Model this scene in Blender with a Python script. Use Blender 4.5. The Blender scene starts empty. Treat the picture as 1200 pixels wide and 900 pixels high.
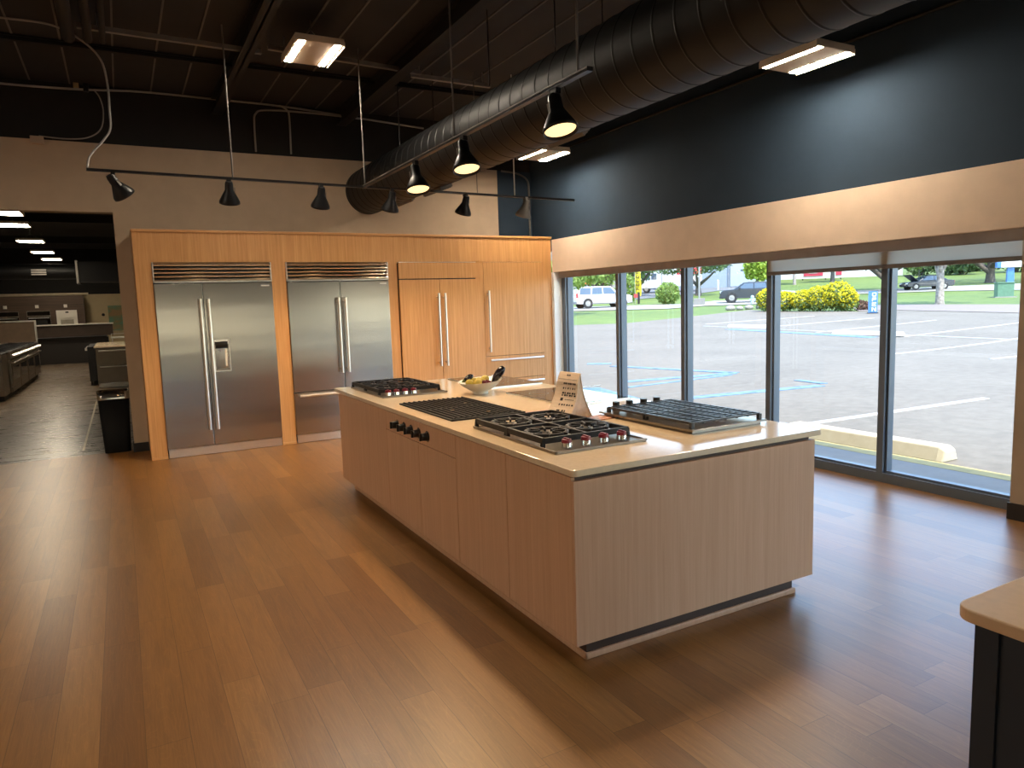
import bpy, math, random
from mathutils import Vector, Matrix
rnd = random.Random(11)
SC = bpy.context.scene
COL = SC.collection
PI = math.pi

# ------------------------------------------------------------------ helpers
def S(r, g, b):
    f = lambda c: (c / 255 / 12.92) if c / 255 <= .04045 else ((c / 255 + .055) / 1.055) ** 2.4
    return (f(r), f(g), f(b), 1)

def nt(name):
    m = bpy.data.materials.new(name)
    m.use_nodes = True
    t = m.node_tree
    b = t.nodes['Principled BSDF']
    return m, t, b

def node(t, kind, **kw):
    n = t.nodes.new(kind)
    for k, v in kw.items():
        if k in n.inputs.keys() if hasattr(n.inputs, 'keys') else False:
            n.inputs[k].default_value = v
        else:
            setattr(n, k, v)
    return n

def coords(t, scale=(1, 1, 1), rot=(0, 0, 0), kind='Object'):
    tc = t.nodes.new('ShaderNodeTexCoord')
    mp = t.nodes.new('ShaderNodeMapping')
    mp.inputs['Scale'].default_value = scale
    mp.inputs['Rotation'].default_value = rot
    t.links.new(tc.outputs[kind], mp.inputs[0])
    return mp.outputs[0]

def noise(t, vec, scale, detail=3, rough=.5, dist=0):
    n = t.nodes.new('ShaderNodeTexNoise')
    n.inputs['Scale'].default_value = scale
    n.inputs['Detail'].default_value = detail
    n.inputs['Roughness'].default_value = rough
    n.inputs['Distortion'].default_value = dist
    t.links.new(vec, n.inputs['Vector'])
    return n.outputs['Fac']

def ramp(t, fac, stops):
    r = t.nodes.new('ShaderNodeValToRGB')
    els = r.color_ramp.elements
    while len(els) < len(stops):
        els.new(.5)
    for e, (p, c) in zip(els, stops):
        e.position = p
        e.color = c if len(c) == 4 else (*c, 1)
    t.links.new(fac, r.inputs[0])
    return r.outputs[0]

def mix(t, fac, a, b, mode='MIX'):
    m = t.nodes.new('ShaderNodeMix')
    m.data_type = 'RGBA'
    m.blend_type = mode
    for sock, v in ((m.inputs[0], fac), (m.inputs[6], a), (m.inputs[7], b)):
        if hasattr(v, 'links') or hasattr(v, 'is_linked'):
            t.links.new(v, sock)
        else:
            sock.default_value = v
    return m.outputs[2]

def bump(t, b, h, strength=.2, dist=.01):
    n = t.nodes.new('ShaderNodeBump')
    n.inputs['Strength'].default_value = strength
    n.inputs['Distance'].default_value = dist
    t.links.new(h, n.inputs['Height'])
    t.links.new(n.outputs[0], b.inputs['Normal'])

def plain(name, col, rough=.5, metal=0, var=.06, vscale=6, emit=0, emitcol=None, spec=None):
    m, t, b = nt(name)
    v = noise(t, coords(t), vscale, 4)
    c2 = tuple(min(1, max(0, x * (1 - 2 * var))) for x in col[:3]) + (1,)
    c3 = tuple(min(1, x * (1 + 2 * var)) for x in col[:3]) + (1,)
    t.links.new(ramp(t, v, [(.3, c2), (.7, c3)]), b.inputs['Base Color'])
    b.inputs['Roughness'].default_value = rough
    b.inputs['Metallic'].default_value = metal
    if spec is not None:
        b.inputs['Specular IOR Level'].default_value = spec
    if emit:
        b.inputs['Emission Color'].default_value = emitcol or col
        b.inputs['Emission Strength'].default_value = emit
    return m

class MB:
    def __init__(self):
        self.v = []; self.f = []; self.s = []
        self.M = None
    def add(self, vs, fs, smooth=False):
        k = len(self.v)
        if self.M is not None:
            vs = [self.M @ Vector(p) for p in vs]
        self.v += [tuple(p) for p in vs]
        self.f += [tuple(i + k for i in f) for f in fs]
        self.s += [smooth] * len(fs)
        return self
    def box(self, x0, x1, y0, y1, z0, z1):
        x0, x1 = sorted((x0, x1)); y0, y1 = sorted((y0, y1)); z0, z1 = sorted((z0, z1))
        return self.add([(x0, y0, z0), (x1, y0, z0), (x1, y1, z0), (x0, y1, z0), (x0, y0, z1), (x1, y0, z1), (x1, y1, z1), (x0, y1, z1)],
                        [(0, 3, 2, 1), (4, 5, 6, 7), (0, 1, 5, 4), (1, 2, 6, 5), (2, 3, 7, 6), (3, 0, 4, 7)])
    def bar(self, p, q, w, h=None):
        """rectangular bar from p to q, w wide sideways, h tall"""
        h = h or w
        p = Vector(p); q = Vector(q); d = (q - p).normalized()
        up = Vector((0, 0, 1)) if abs(d.z) < .95 else Vector((0, 1, 0))
        a = d.cross(up).normalized() * w / 2; b = a.cross(d).normalized() * h / 2
        vs = [c + s * a + u * b for c in (p, q) for s, u in ((-1, -1), (1, -1), (1, 1), (-1, 1))]
        return self.add(vs, [(0, 1, 2, 3), (7, 6, 5, 4), (0, 4, 5, 1), (1, 5, 6, 2), (2, 6, 7, 3), (3, 7, 4, 0)])
    def cyl(self, p, q, r0, r1=None, n=16, caps=True):
        r1 = r0 if r1 is None else r1
        p = Vector(p); q = Vector(q); d = (q - p).normalized()
        up = Vector((0, 0, 1)) if abs(d.z) < .9 else Vector((1, 0, 0))
        a = d.cross(up).normalized(); b = d.cross(a)
        vs = []
        for c, r in ((p, r0), (q, r1)):
            for i in range(n):
                t = 2 * PI * i / n
                vs.append(c + a * r * math.cos(t) + b * r * math.sin(t))
        self.add(vs, [(i, (i + 1) % n, n + (i + 1) % n, n + i) for i in range(n)], True)
        if caps:
            self.add(vs[:n], [tuple(range(n))[::-1]])
            self.add(vs[n:], [tuple(range(n))])
        return self
    def tube(self, pts, r, n=8):
        pts = [Vector(p) for p in pts]
        vs = []
        for i, p in enumerate(pts):
            d = (pts[min(i + 1, len(pts) - 1)] - pts[max(i - 1, 0)]).normalized()
            if i == 0:
                up = Vector((0, 0, 1)) if abs(d.z) < .9 else Vector((1, 0, 0))
                a = d.cross(up).normalized()
            else:
                a = (a - d * a.dot(d)).normalized()
            b = d.cross(a)
            rr = r[i] if isinstance(r, (list, tuple)) else r
            for k in range(n):
                t = 2 * PI * k / n
                vs.append(p + a * rr * math.cos(t) + b * rr * math.sin(t))
        fs = [(i * n + k, i * n + (k + 1) % n, (i + 1) * n + (k + 1) % n, (i + 1) * n + k) for i in range(len(pts) - 1) for k in range(n)]
        self.add(vs, fs, True)
        self.add(vs[:n], [tuple(range(n))[::-1]]); self.add(vs[-n:], [tuple(range(n))])
        return self
    def lathe(self, prof, c=(0, 0, 0), n=32):
        vs = []
        for r, z in prof:
            for i in range(n):
                t = 2 * PI * i / n
                vs.append((c[0] + r * math.cos(t), c[1] + r * math.sin(t), c[2] + z))
        fs = [(i * n + k, i * n + (k + 1) % n, (i + 1) * n + (k + 1) % n, (i + 1) * n + k) for i in range(len(prof) - 1) for k in range(n)]
        return self.add(vs, fs, True)
    def prism(self, poly, axis, a0, a1):
        n = len(poly)
        def P(u, w, a):
            return {'x': (a, u, w), 'y': (u, a, w), 'z': (u, w, a)}[axis]
        vs = [P(u, w, a0) for u, w in poly] + [P(u, w, a1) for u, w in poly]
        return self.add(vs, [tuple(range(n))[::-1], tuple(range(n, 2 * n))] + [(i, (i + 1) % n, n + (i + 1) % n, n + i) for i in range(n)])
    def ball(self, c, r, nu=16, nv=10, jit=0):
        r = (r, r, r) if not isinstance(r, (tuple, list)) else r
        vs = []
        for j in range(nv + 1):
            ph = PI * j / nv
            for i in range(nu):
                t = 2 * PI * i / nu
                k = 1 + (rnd.uniform(-jit, jit) if jit else 0)
                vs.append((c[0] + k * r[0] * math.sin(ph) * math.cos(t), c[1] + k * r[1] * math.sin(ph) * math.sin(t), c[2] + k * r[2] * math.cos(ph)))
        return self.add(vs, [(j * nu + i, (j + 1) * nu + i, (j + 1) * nu + (i + 1) % nu, j * nu + (i + 1) % nu) for j in range(nv) for i in range(nu)], True)
    def leaves(self, n, c, r, size, hollow=.55):
        for _ in range(n):
            while True:
                d = Vector((rnd.gauss(0, 1), rnd.gauss(0, 1), rnd.gauss(0, 1)))
                if d.length > .05:
                    break
            d.normalize()
            k = rnd.uniform(hollow, 1)
            p = Vector((c[0] + d.x * r[0] * k, c[1] + d.y * r[1] * k, c[2] + d.z * r[2] * k))
            a = Vector((rnd.uniform(-1, 1), rnd.uniform(-1, 1), rnd.uniform(-1, 1))).normalized()
            b = a.cross(Vector((rnd.uniform(-1, 1), rnd.uniform(-1, 1), rnd.uniform(-1, 1)))).normalized()
            s = size * rnd.uniform(.6, 1.3)
            self.add([p - a * s, p + b * s * .5, p + a * s, p - b * s * .5], [(0, 1, 2, 3)])
        return self
    def build(self, name, m, parent=None, bevel=0, loc=None, seg=2):
        me = bpy.data.meshes.new(name)
        if parent is not None:
            org = ORG.get(parent.name, (0, 0, 0))
        elif loc is not None:
            org = loc
        else:
            xs, ys, zs = zip(*self.v)
            org = ((min(xs) + max(xs)) / 2, (min(ys) + max(ys)) / 2, min(zs))
        me.from_pydata([(x - org[0], y - org[1], z - org[2]) for x, y, z in self.v], [], self.f)
        me.polygons.foreach_set('use_smooth', self.s)
        me.update()
        me.materials.append(m)
        o = bpy.data.objects.new(name, me)
        COL.objects.link(o)
        if parent is not None:
            o.parent = parent
        else:
            o.location = org
        ORG[o.name] = org
        if bevel:
            md = o.modifiers.new('bevel', 'BEVEL')
            md.width = bevel; md.segments = seg; md.limit_method = 'ANGLE'; md.angle_limit = .7
        return o

ORG = {}
def tag(o, label, cat, group=None, kind=None):
    o['label'] = label; o['category'] = cat
    if group: o['group'] = group
    if kind: o['kind'] = kind
    return o
def struct(o, label=None):
    o['kind'] = 'structure'
    if label: o['label'] = label
    return o
def thing(name, label, cat, loc, rotz=0, group=None, local=False):
    o = bpy.data.objects.new(name, None)
    o.empty_display_size = .1
    COL.objects.link(o)
    o.location = loc; o.rotation_euler = (0, 0, rotz)
    ORG[o.name] = (0, 0, 0) if (local or rotz) else tuple(loc)
    return tag(o, label, cat, group)
def copy_tree(o, parent=None):
    c = o.copy(); COL.objects.link(c)
    if parent is not None: c.parent = parent
    for ch in [x for x in CH.get(o.name, [])]:
        copy_tree(ch, c)
    return c
CH = {}
def index_children():
    CH.clear()
    for x in bpy.data.objects:
        if x.parent: CH.setdefault(x.parent.name, []).append(x)
def again(o, loc, rotz=None, label=None, group=None):
    index_children()
    c = copy_tree(o)
    c.location = loc
    if rotz is not None: c.rotation_euler = (0, 0, rotz)
    if label: c['label'] = label
    if group: c['group'] = group
    return c
def B(name, mat, x0, x1, y0, y1, z0, z1, parent=None, bevel=0):
    return MB().box(x0, x1, y0, y1, z0, z1).build(name, mat, parent, bevel)

# ------------------------------------------------------------------ materials
def wood_planks(name, cols, plank=.185, length=1.22, along='y', rough=(.3, .45), seam=.55):
    """planks with random end joints per row, random tone per plank and stretched grain"""
    m, t, b = nt(name)
    L = t.links
    def math_(op, a, c=None, d=None):
        n = t.nodes.new('ShaderNodeMath'); n.operation = op
        for i, v in enumerate((a, c, d)):
            if v is None: continue
            if hasattr(v, 'is_linked'): L.new(v, n.inputs[i])
            else: n.inputs[i].default_value = v
        return n.outputs[0]
    tc = t.nodes.new('ShaderNodeTexCoord'); sep = t.nodes.new('ShaderNodeSeparateXYZ')
    L.new(tc.outputs['Object'], sep.inputs[0])
    u, w = (sep.outputs[1], sep.outputs[0]) if along == 'y' else (sep.outputs[0], sep.outputs[1])
    rowf = math_('DIVIDE', w, plank); row = math_('FLOOR', rowf)
    wn = t.nodes.new('ShaderNodeTexWhiteNoise'); wn.noise_dimensions = '1D'; L.new(row, wn.inputs['W'])
    uf = math_('ADD', math_('DIVIDE', u, length), math_('MULTIPLY', wn.outputs['Value'], 7.31))
    col = math_('FLOOR', uf)
    cmb = t.nodes.new('ShaderNodeCombineXYZ'); L.new(row, cmb.inputs[0]); L.new(col, cmb.inputs[1])
    wn2 = t.nodes.new('ShaderNodeTexWhiteNoise'); wn2.noise_dimensions = '2D'; L.new(cmb.outputs[0], wn2.inputs['Vector'])
    tone = wn2.outputs['Value']
    base = ramp(t, tone, [(0, cols[0]), (.35, cols[1]), (.7, cols[2]), (1, cols[3])])
    # grain coordinates, shifted per plank
    gv = t.nodes.new('ShaderNodeCombineXYZ')
    L.new(math_('ADD', math_('MULTIPLY', u, 1.0), math_('MULTIPLY', tone, 41.0)), gv.inputs[0])
    L.new(math_('ADD', math_('MULTIPLY', w, 11.0), math_('MULTIPLY', tone, 17.0)), gv.inputs[1])
    g = noise(t, gv.outputs[0], 1.5, 6, .62, 1.2)
    gv2 = t.nodes.new('ShaderNodeCombineXYZ')
    L.new(math_('MULTIPLY', u, 3.2), gv2.inputs[0]); L.new(math_('MULTIPLY', w, 95.0), gv2.inputs[1])
    g2 = noise(t, gv2.outputs[0], 1.5, 4, .6, .4)
    # cathedral figure: rings of a slowly varying field
    gv3 = t.nodes.new('ShaderNodeCombineXYZ')
    L.new(math_('ADD', math_('MULTIPLY', u, 1.1), math_('MULTIPLY', tone, 23.0)), gv3.inputs[0]); L.new(math_('MULTIPLY', w, 7.0), gv3.inputs[1])
    fld = noise(t, gv3.outputs[0], 1.0, 2, .5, .3)
    rings = math_('ABSOLUTE', math_('SINE', math_('MULTIPLY', fld, 90.0)))
    c = mix(t, .72, base, ramp(t, g, [(.28, (.36, .34, .31, 1)), (.5, (.5, .5, .5, 1)), (.74, (.60, .60, .60, 1))]), 'OVERLAY')
    c = mix(t, .48, c, ramp(t, g2, [(.3, (.36, .36, .36, 1)), (.7, (.62, .62, .62, 1))]), 'OVERLAY')
    c = mix(t, .28, c, ramp(t, rings, [(.05, (.68, .68, .66, 1)), (.35, (.47, .47, .47, 1))]), 'OVERLAY')
    fr = math_('FRACT', rowf); fu = math_('FRACT', uf)
    d1 = math_('MULTIPLY', math_('MINIMUM', fr, math_('SUBTRACT', 1.0, fr)), plank)
    d2 = math_('MULTIPLY', math_('MINIMUM', fu, math_('SUBTRACT', 1.0, fu)), length)
    sm = math_('LESS_THAN', math_('MINIMUM', d1, d2), .0012)
    c = mix(t, math_('MULTIPLY', sm, seam), c, (.03, .016, .007, 1))
    L.new(c, b.inputs['Base Color'])
    rr = t.nodes.new('ShaderNodeMapRange'); rr.inputs[3].default_value = rough[0]; rr.inputs[4].default_value = rough[1]
    L.new(g, rr.inputs[0]); L.new(rr.outputs[0], b.inputs['Roughness'])
    bump(t, b, g2, .06, .002)
    b.inputs['Specular IOR Level'].default_value = .85
    return m

def veneer(name, c0, c1, c2, rough=.42, vert='z', fig=.3):
    """straight vertical grain veneer, grain along vert"""
    m, t, b = nt(name)
    sc = {'z': (26, 26, .7), 'x': (.7, 26, 26), 'y': (26, .7, 26)}[vert]
    g = noise(t, coords(t, sc), 1.6, 5, .6, .3)
    sc2 = tuple(s * 3.2 for s in sc)
    g2 = noise(t, coords(t, sc2), 1.7, 3, .6)
    c = ramp(t, g, [(.3, c0), (.52, c1), (.72, c2)])
    c = mix(t, fig, c, ramp(t, g2, [(.35, (.38, .36, .34, 1)), (.62, (.58, .58, .58, 1))]), 'OVERLAY')
    t.links.new(c, b.inputs['Base Color'])
    b.inputs['Roughness'].default_value = rough
    bump(t, b, g2, .04, .001)
    return m

def steel(name, col=(.46, .45, .435, 1), rough=.21, streak=1, horiz=True, aniso=.6):
    m, t, b = nt(name)
    sc = (1.5, 1.5, 220) if horiz else (220, 220, 1.5)
    g = noise(t, coords(t, sc), 1, 2, .5)
    wav = noise(t, coords(t, (.22, .22, 3.2)), 1.3, 1, .4, .2)
    b.inputs['Metallic'].default_value = 1
    t.links.new(ramp(t, g, [(.3, tuple(x * .97 for x in col[:3])), (.7, tuple(x * 1.02 for x in col[:3]))]), b.inputs['Base Color'])
    rr = t.nodes.new('ShaderNodeMapRange'); rr.inputs[3].default_value = rough - .02; rr.inputs[4].default_value = rough + .03
    t.links.new(g, rr.inputs[0]); t.links.new(rr.outputs[0], b.inputs['Roughness'])
    b.inputs['Anisotropic'].default_value = aniso
    b.inputs['Anisotropic Rotation'].default_value = 0
    if streak:
        bump(t, b, wav, .25 * streak, .012)
    return m

def glass(name, tint=(.97, .985, .98, 1), ior=1.45):
    m = bpy.data.materials.new(name); m.use_nodes = True
    t = m.node_tree; t.nodes.clear()
    out = t.nodes.new('ShaderNodeOutputMaterial')
    tr = t.nodes.new('ShaderNodeBsdfTransparent'); tr.inputs[0].default_value = tint
    gl = t.nodes.new('ShaderNodeBsdfGlossy'); gl.inputs['Roughness'].default_value = .01
    fr = t.nodes.new('ShaderNodeFresnel'); fr.inputs[0].default_value = ior
    mx = t.nodes.new('ShaderNodeMixShader')
    ge = t.nodes.new('ShaderNodeNewGeometry'); mm = t.nodes.new('ShaderNodeMath'); mm.operation = 'SUBTRACT'; mm.inputs[0].default_value = 1
    m2 = t.nodes.new('ShaderNodeMath'); m2.operation = 'MULTIPLY'
    t.links.new(ge.outputs['Backfacing'], mm.inputs[1]); t.links.new(mm.outputs[0], m2.inputs[0]); t.links.new(fr.outputs[0], m2.inputs[1])
    t.links.new(m2.outputs[0], mx.inputs[0]); t.links.new(tr.outputs[0], mx.inputs[1]); t.links.new(gl.outputs[0], mx.inputs[2])
    t.links.new(mx.outputs[0], out.inputs[0])
    return m

def emitter(name, col, strength):
    m, t, b = nt(name)
    b.inputs['Base Color'].default_value = (.9, .9, .85, 1)
    b.inputs['Emission Color'].default_value = col
    b.inputs['Emission Strength'].default_value = strength
    return m

M = {}
M['floor'] = wood_planks('oak_plank_floor', [S(128, 86, 42), S(140, 96, 48), S(147, 102, 52), S(156, 111, 59)], plank=.152, rough=(.31, .37))
M['floor2'] = wood_planks('grey_plank_floor', [S(90, 74, 54), S(98, 81, 60), S(105, 88, 66), S(113, 95, 72)], along='x', rough=(.22, .34))
M['oak'] = veneer('oak_veneer', S(186, 134, 80), S(200, 148, 92), S(210, 160, 104))
M['oak_x'] = veneer('oak_veneer_sideways', S(186, 134, 80), S(200, 148, 92), S(210, 160, 104), vert='x')
M['island'] = veneer('island_veneer', S(200, 157, 124), S(206, 164, 131), S(212, 170, 137), rough=.5, fig=.15)
M['toe'] = plain('toe_kick_brown', S(70, 50, 38), .6)
M['quartz'] = plain('cream_quartz', S(226, 206, 176), .12, var=.02, vscale=40)
M['beige'] = plain('beige_paint', S(182, 162, 138), .75, var=.02)
M['beige_s'] = plain('beige_soffit_paint', S(222, 198, 174), .7, var=.02)
M['navy'] = plain('navy_wall_paint', S(40, 54, 68), .85, var=.04, vscale=2, spec=.2)
M['navycab'] = plain('navy_cabinet_paint', S(26, 40, 54), .45, var=.03)
M['black'] = plain('black_ceiling_paint', S(33, 34, 37), .8, var=.08, vscale=2)
M['blackwall'] = plain('black_wall_paint', S(22, 20, 18), .8, var=.06)
M['seam'] = plain('grey_seam_caulk', S(96, 92, 86), .7)
M['blkmetal'] = plain('black_satin_metal', S(24, 24, 25), .4, .3)
M['duct'] = plain('black_duct_paint', S(15, 15, 16), .5, .0, var=.03, spec=.3)
M['rod'] = plain('dull_rod', S(92, 88, 84), .6)
M['panst'] = plain('satin_pan_steel', S(150, 140, 128), .3, .85, var=.02)
M['grate'] = plain('iron_grate_sheen', S(50, 51, 54), .36, var=.06, vscale=40)  # cast iron made greyer, window sheen on the bars put into the colour
M['gal'] = plain('galvanised_steel', S(150, 146, 140), .45, .7)
M['cable'] = plain('grey_cable', S(150, 145, 138), .6)
M['white'] = plain('white_enamel', S(225, 220, 210), .4, var=.02)
M['fixt'] = plain('white_fixture_housing', S(214, 200, 180), .45, var=.02)
M['steel'] = steel('brushed_stainless')
M['steelp'] = steel('polished_louver_steel', (.62, .57, .5, 1), .16, 0, aniso=0)
M['handle'] = steel('handle_steel', (.86, .83, .78, 1), .3, 0, aniso=0)
M['chrome'] = plain('chrome', (.75, .75, .75, 1), .12, 1, var=.01)
M['iron'] = plain('cast_iron', S(30, 29, 30), .5, .2, var=.1, vscale=60)
M['burner'] = plain('burner_cap', S(18, 18, 18), .55)
M['red'] = plain('red_knob', S(128, 20, 40), .35)
M['bknob'] = plain('black_knob', S(24, 23, 23), .35)
M['blackglass'] = plain('black_glass', S(20, 17, 15), .04, var=.01)
M['frame'] = plain('charcoal_aluminium', S(96, 106, 116), .4, .2, var=.02)
M['framed'] = plain('dark_gasket', S(30, 34, 40), .5)
M['glass'] = glass('window_glass')
M['acrylic'] = glass('clear_acrylic', (.95, .97, .96, 1), 1.5)
M['base'] = plain('black_baseboard', S(30, 27, 25), .5)
M['ceramic'] = plain('white_ceramic', S(236, 228, 212), .2, var=.01)
M['led'] = emitter('led_strip', (1, .86, .68, 1), 285)
M['ledfar'] = emitter('led_strip_far', (1, .85, .64, 1), 52)
M['bulb'] = emitter('warm_bulb', (1, .66, .30, 1), 1.6)
M['rubber'] = plain('rubber_tyre', S(28, 28, 30), .8)
M['beam'] = plain('black_beam_paint', S(18, 18, 19), .7)
M['dark'] = plain('dark_cavity', S(14, 13, 12), .6)
# ------------------------------------------------------------------ tunables
CANX = 6.15
CARW, CARD, CARS, TRK = 2.9, -.75, -.55, -.75
SUN_EL, SUN_AZ = 60, 192
SUN, SKY, EXPO = 10.5, 1.1, 0.0
# ------------------------------------------------------------------ camera
CAM_Z = 1.5974
def add_camera():
    yaw, pitch, roll, f = -.4984, -.1152, -.0314, 832.93
    cy, sy, cp, sp = math.cos(yaw), math.sin(yaw), math.cos(pitch), math.sin(pitch)
    F = Vector((-sy * cp, cy * cp, sp)); r = Vector((cy, sy, 0)); u = r.cross(F)
    cr, sr = math.cos(roll), math.sin(roll)
    R = cr * r + sr * u; U = -sr * r + cr * u
    cam = bpy.data.cameras.new('camera'); cam.sensor_width = 36; cam.lens = f / 1200 * 36
    cam.clip_start = .05; cam.clip_end = 1000
    o = bpy.data.objects.new('camera', cam); COL.objects.link(o)
    o.matrix_world = Matrix(((R.x, U.x, -F.x, 0), (R.y, U.y, -F.y, 0), (R.z, U.z, -F.z, CAM_Z), (0, 0, 0, 1)))
    SC.camera = o
add_camera()

# ------------------------------------------------------------------ room shell
YB = 9.24; CEIL = 4.08; XL, YF = -6.0, -6.0; XW = 5.47
struct(B('floor', M['floor'], XL, XW + .13, YF, 9.40, -.12, 0))
struct(B('floor_showroom', M['floor2'], XL, 3.0, 9.40, 32, -.12, -.001))
struct(B('wall_left', M['beige'], XL - .15, XL, YF, 32, 0, CEIL))
m = MB()
m.box(XL, -2.4, YF - .15, YF, 0, CEIL); m.box(4.2, 6.0, YF - .15, YF, 0, CEIL); m.box(-2.4, 4.2, YF - .15, YF, 0, 1.0); m.box(-2.4, 4.2, YF - .15, YF, 1.42, CEIL)
struct(m.build('wall_front', M['beige']))
for i in range(5):  # added ribbon window, shaped for the bright band in the refrigerator doors
    a, b_ = -2.4 + 1.32 * i, -2.4 + 1.32 * (i + 1)
    w = bpy.data.objects.new('window_%d' % (i + 11), None); COL.objects.link(w); w.location = ((a + b_) / 2, YF - .08, 1.0)
    ORG[w.name] = tuple(w.location); struct(w, 'added ribbon window behind the camera, giving the refrigerator doors a bright band')
    m = MB()
    m.box(a, a + .05, YF - .13, YF - .01, 1.0, 1.42); m.box(b_ - .05, b_, YF - .13, YF - .01, 1.0, 1.42); m.box(a + .05, b_ - .05, YF - .13, YF - .01, 1.0, 1.05); m.box(a + .05, b_ - .05, YF - .13, YF - .01, 1.37, 1.42)
    m.build('window_frame', M['frame'], w)
    MB().box(a + .04, b_ - .04, YF - .083, YF - .077, 1.04, 1.38).build('window_pane', M['glass'], w)
struct(B('front_sun_block', M['white'], XL, 6.0, YF - 2.2, YF - .15, 2.9, 3.2))  # unseen slab added to keep direct sun out of the ribbon window
# back wall: painted panels, opening x -4.2 .. .02, z 0 .. 2.73
m = MB()
m.box(XL, -4.2, YB, YB + .16, 0, 3.47); m.box(-4.2, .02, YB, YB + .16, 2.725, 3.47); m.box(.02, 4.89, YB, YB + .16, 0, 3.47)
struct(m.build('wall_back', M['beige']))
struct(B('wall_back_navy', M['navy'], 4.89, XW, YB, YB + .16, 0, 3.47))
struct(B('wall_back_upper', M['blackwall'], XL, XW, YB + .03, YB + .16, 3.47, CEIL))
struct(B('wall_right', M['navy'], 5.45, 5.62, YF, YB + .16, 2.30, CEIL))
struct(B('trim_1', M['beige_s'], 5.354, 5.45, YF, 8.553, 1.988, 2.436), 'tan soffit band running above the storefront windows')
struct(B('trim_2', plain('shaded_beige_fascia', S(168, 168, 172), .7), 5.425, 5.46, 2.3, 8.50, 1.905, 1.988), 'recessed fascia under the tan soffit')  # fascia is the same beige, its shade under the soffit painted as grey
struct(B('wall_pier', M['beige'], 5.275, 5.75, 1.96, 2.56, 0, 1.988))
struct(B('wall_pier_front', M['beige'], 5.275, 5.75, YF, -4.0, 0, 1.988))
struct(B('baseboard_right', M['base'], 5.262, 5.275, 1.95, 2.57, 0, .115))
struct(B('wall_return', plain('white_return_paint', S(236, 238, 236), .6, var=.01), 5.342, 5.62, 8.50, YB, 0, 1.988))
struct(B('wall_right_filler', M['navy'], 5.46, 5.62, YF, 8.5, 1.988, 2.30))
struct(B('baseboard_back', M['base'], .02, .175, YB - .013, YB, 0, .105))
struct(B('baseboard_jamb', M['base'], .006, .02, YB - .013, YB + .16, 0, .105))
# deck ceiling with caulked seams and purlins
struct(B('ceiling', M['black'], XL, 5.62, YF, 32, CEIL, CEIL + .2))
m = MB()
for x in [-1.75, -1.38, -1.0, -.635, -.273, .141, .507, .834, 1.231, 1.695, 1.995, 2.356, 2.75, 3.05, 3.318, 3.70, 4.076, 4.5, 4.9]:
    m.box(x - .008, x + .008, YF, YB, CEIL - .008, CEIL)
struct(m.build('ceiling_seams', M['seam']))
def ibeam(name, x0, x1, y0, y1, z, h=.16, w=.1):
    m = MB()
    if abs(x1 - x0) < abs(y1 - y0):
        m.box(x0 - w / 2, x0 + w / 2, y0, y1, z, z + .015); m.box(x0 - w / 2, x0 + w / 2, y0, y1, z + h - .015, z + h); m.box(x0 - .008, x0 + .008, y0, y1, z, z + h)
    else:
        m.box(x0, x1, y0 - w / 2, y0 + w / 2, z, z + .015); m.box(x0, x1, y0 - w / 2, y0 + w / 2, z + h - .015, z + h); m.box(x0, x1, y0 - .008, y0 + .008, z, z + h)
    return struct(m.build(name, M['beam']))
ibeam('ceiling_beam', 1.196, 1.196, YF, YB, CEIL - .19, .18, .12)
ibeam('ceiling_beam', 2.67, 2.67, YF, YB, CEIL - .19, .18, .12)
ibeam('ceiling_beam', XL, 5.45, 7.85, 7.85, CEIL - .055, .05, .05)
m = MB()
for x, r in ((-.19, .05), (-.05, .035), (.06, .025)):
    m.cyl((x, YF, CEIL - .16), (x, 7.25, CEIL - .16), r, n=10)
struct(m.build('ceiling_pipes', M['beam']))

# windows: storefront bays between the pier and the cabinets
edges = [2.56, 3.66, 4.84, 6.04, 7.23, 8.46]
bays = [(edges[i], edges[i + 1], i == 0, i == 4) for i in range(5)] + [(-4.0 + 1.19 * k, -2.81 + 1.19 * k, k == 0, k == 4) for k in range(5)]  # second run is out of view, added for daylight on the island end
for i, (a, b_, first, last) in enumerate(bays):
    w = bpy.data.objects.new('window_%d' % (i + 1), None); COL.objects.link(w); w.location = (5.53, (a + b_) / 2, 0)
    ORG[w.name] = (5.53, (a + b_) / 2, 0); struct(w)
    w['label'] = 'storefront window bay in charcoal aluminium'
    m = MB()
    hw = .028
    
    # mullions with a face and a stepped glazing pocket
    m.box(5.47, 5.60, a - (0 if first else hw), a + hw, 0, 2.0)
    if last: m.box(5.47, 5.60, b_ - .05, b_ + (.04 if i == 4 else 0), 0, 2.0)
    hi = b_ - (.05 if last else hw)
    m.box(5.47, 5.60, a + hw, hi, 0, .078)
    m.box(5.50, 5.565, a + hw, hi, .078, .098)
    m.box(5.47, 5.60, a + hw, hi, 1.99, 2.04)
    m.box(5.50, 5.565, a + hw, a + hw + .018, .098, 1.99); m.box(5.50, 5.565, hi - .018, hi, .098, 1.99)
    m.build('window_frame', M['frame'], w)
    MB().box(5.528, 5.534, a + hw + .01, hi - .01, .09, 1.995).build('window_pane', M['glass'], w)
sh = thing('roller_shade', 'grey roller window shade half lowered over the right window bays', 'window shade', (5.41, 3.65, 1.75))
shm, t_, b_ = nt('shade_fabric')
b_.inputs['Base Color'].default_value = S(225, 222, 212); b_.inputs['Roughness'].default_value = .8
tl = t_.nodes.new('ShaderNodeBsdfTranslucent'); tl.inputs[0].default_value = S(225, 224, 218)
mx = t_.nodes.new('ShaderNodeMixShader'); mx.inputs[0].default_value = .5
t_.links.new(b_.outputs[0], mx.inputs[1]); t_.links.new(tl.outputs[0], mx.inputs[2]); t_.links.new(mx.outputs[0], t_.nodes['Material Output'].inputs[0])
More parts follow.
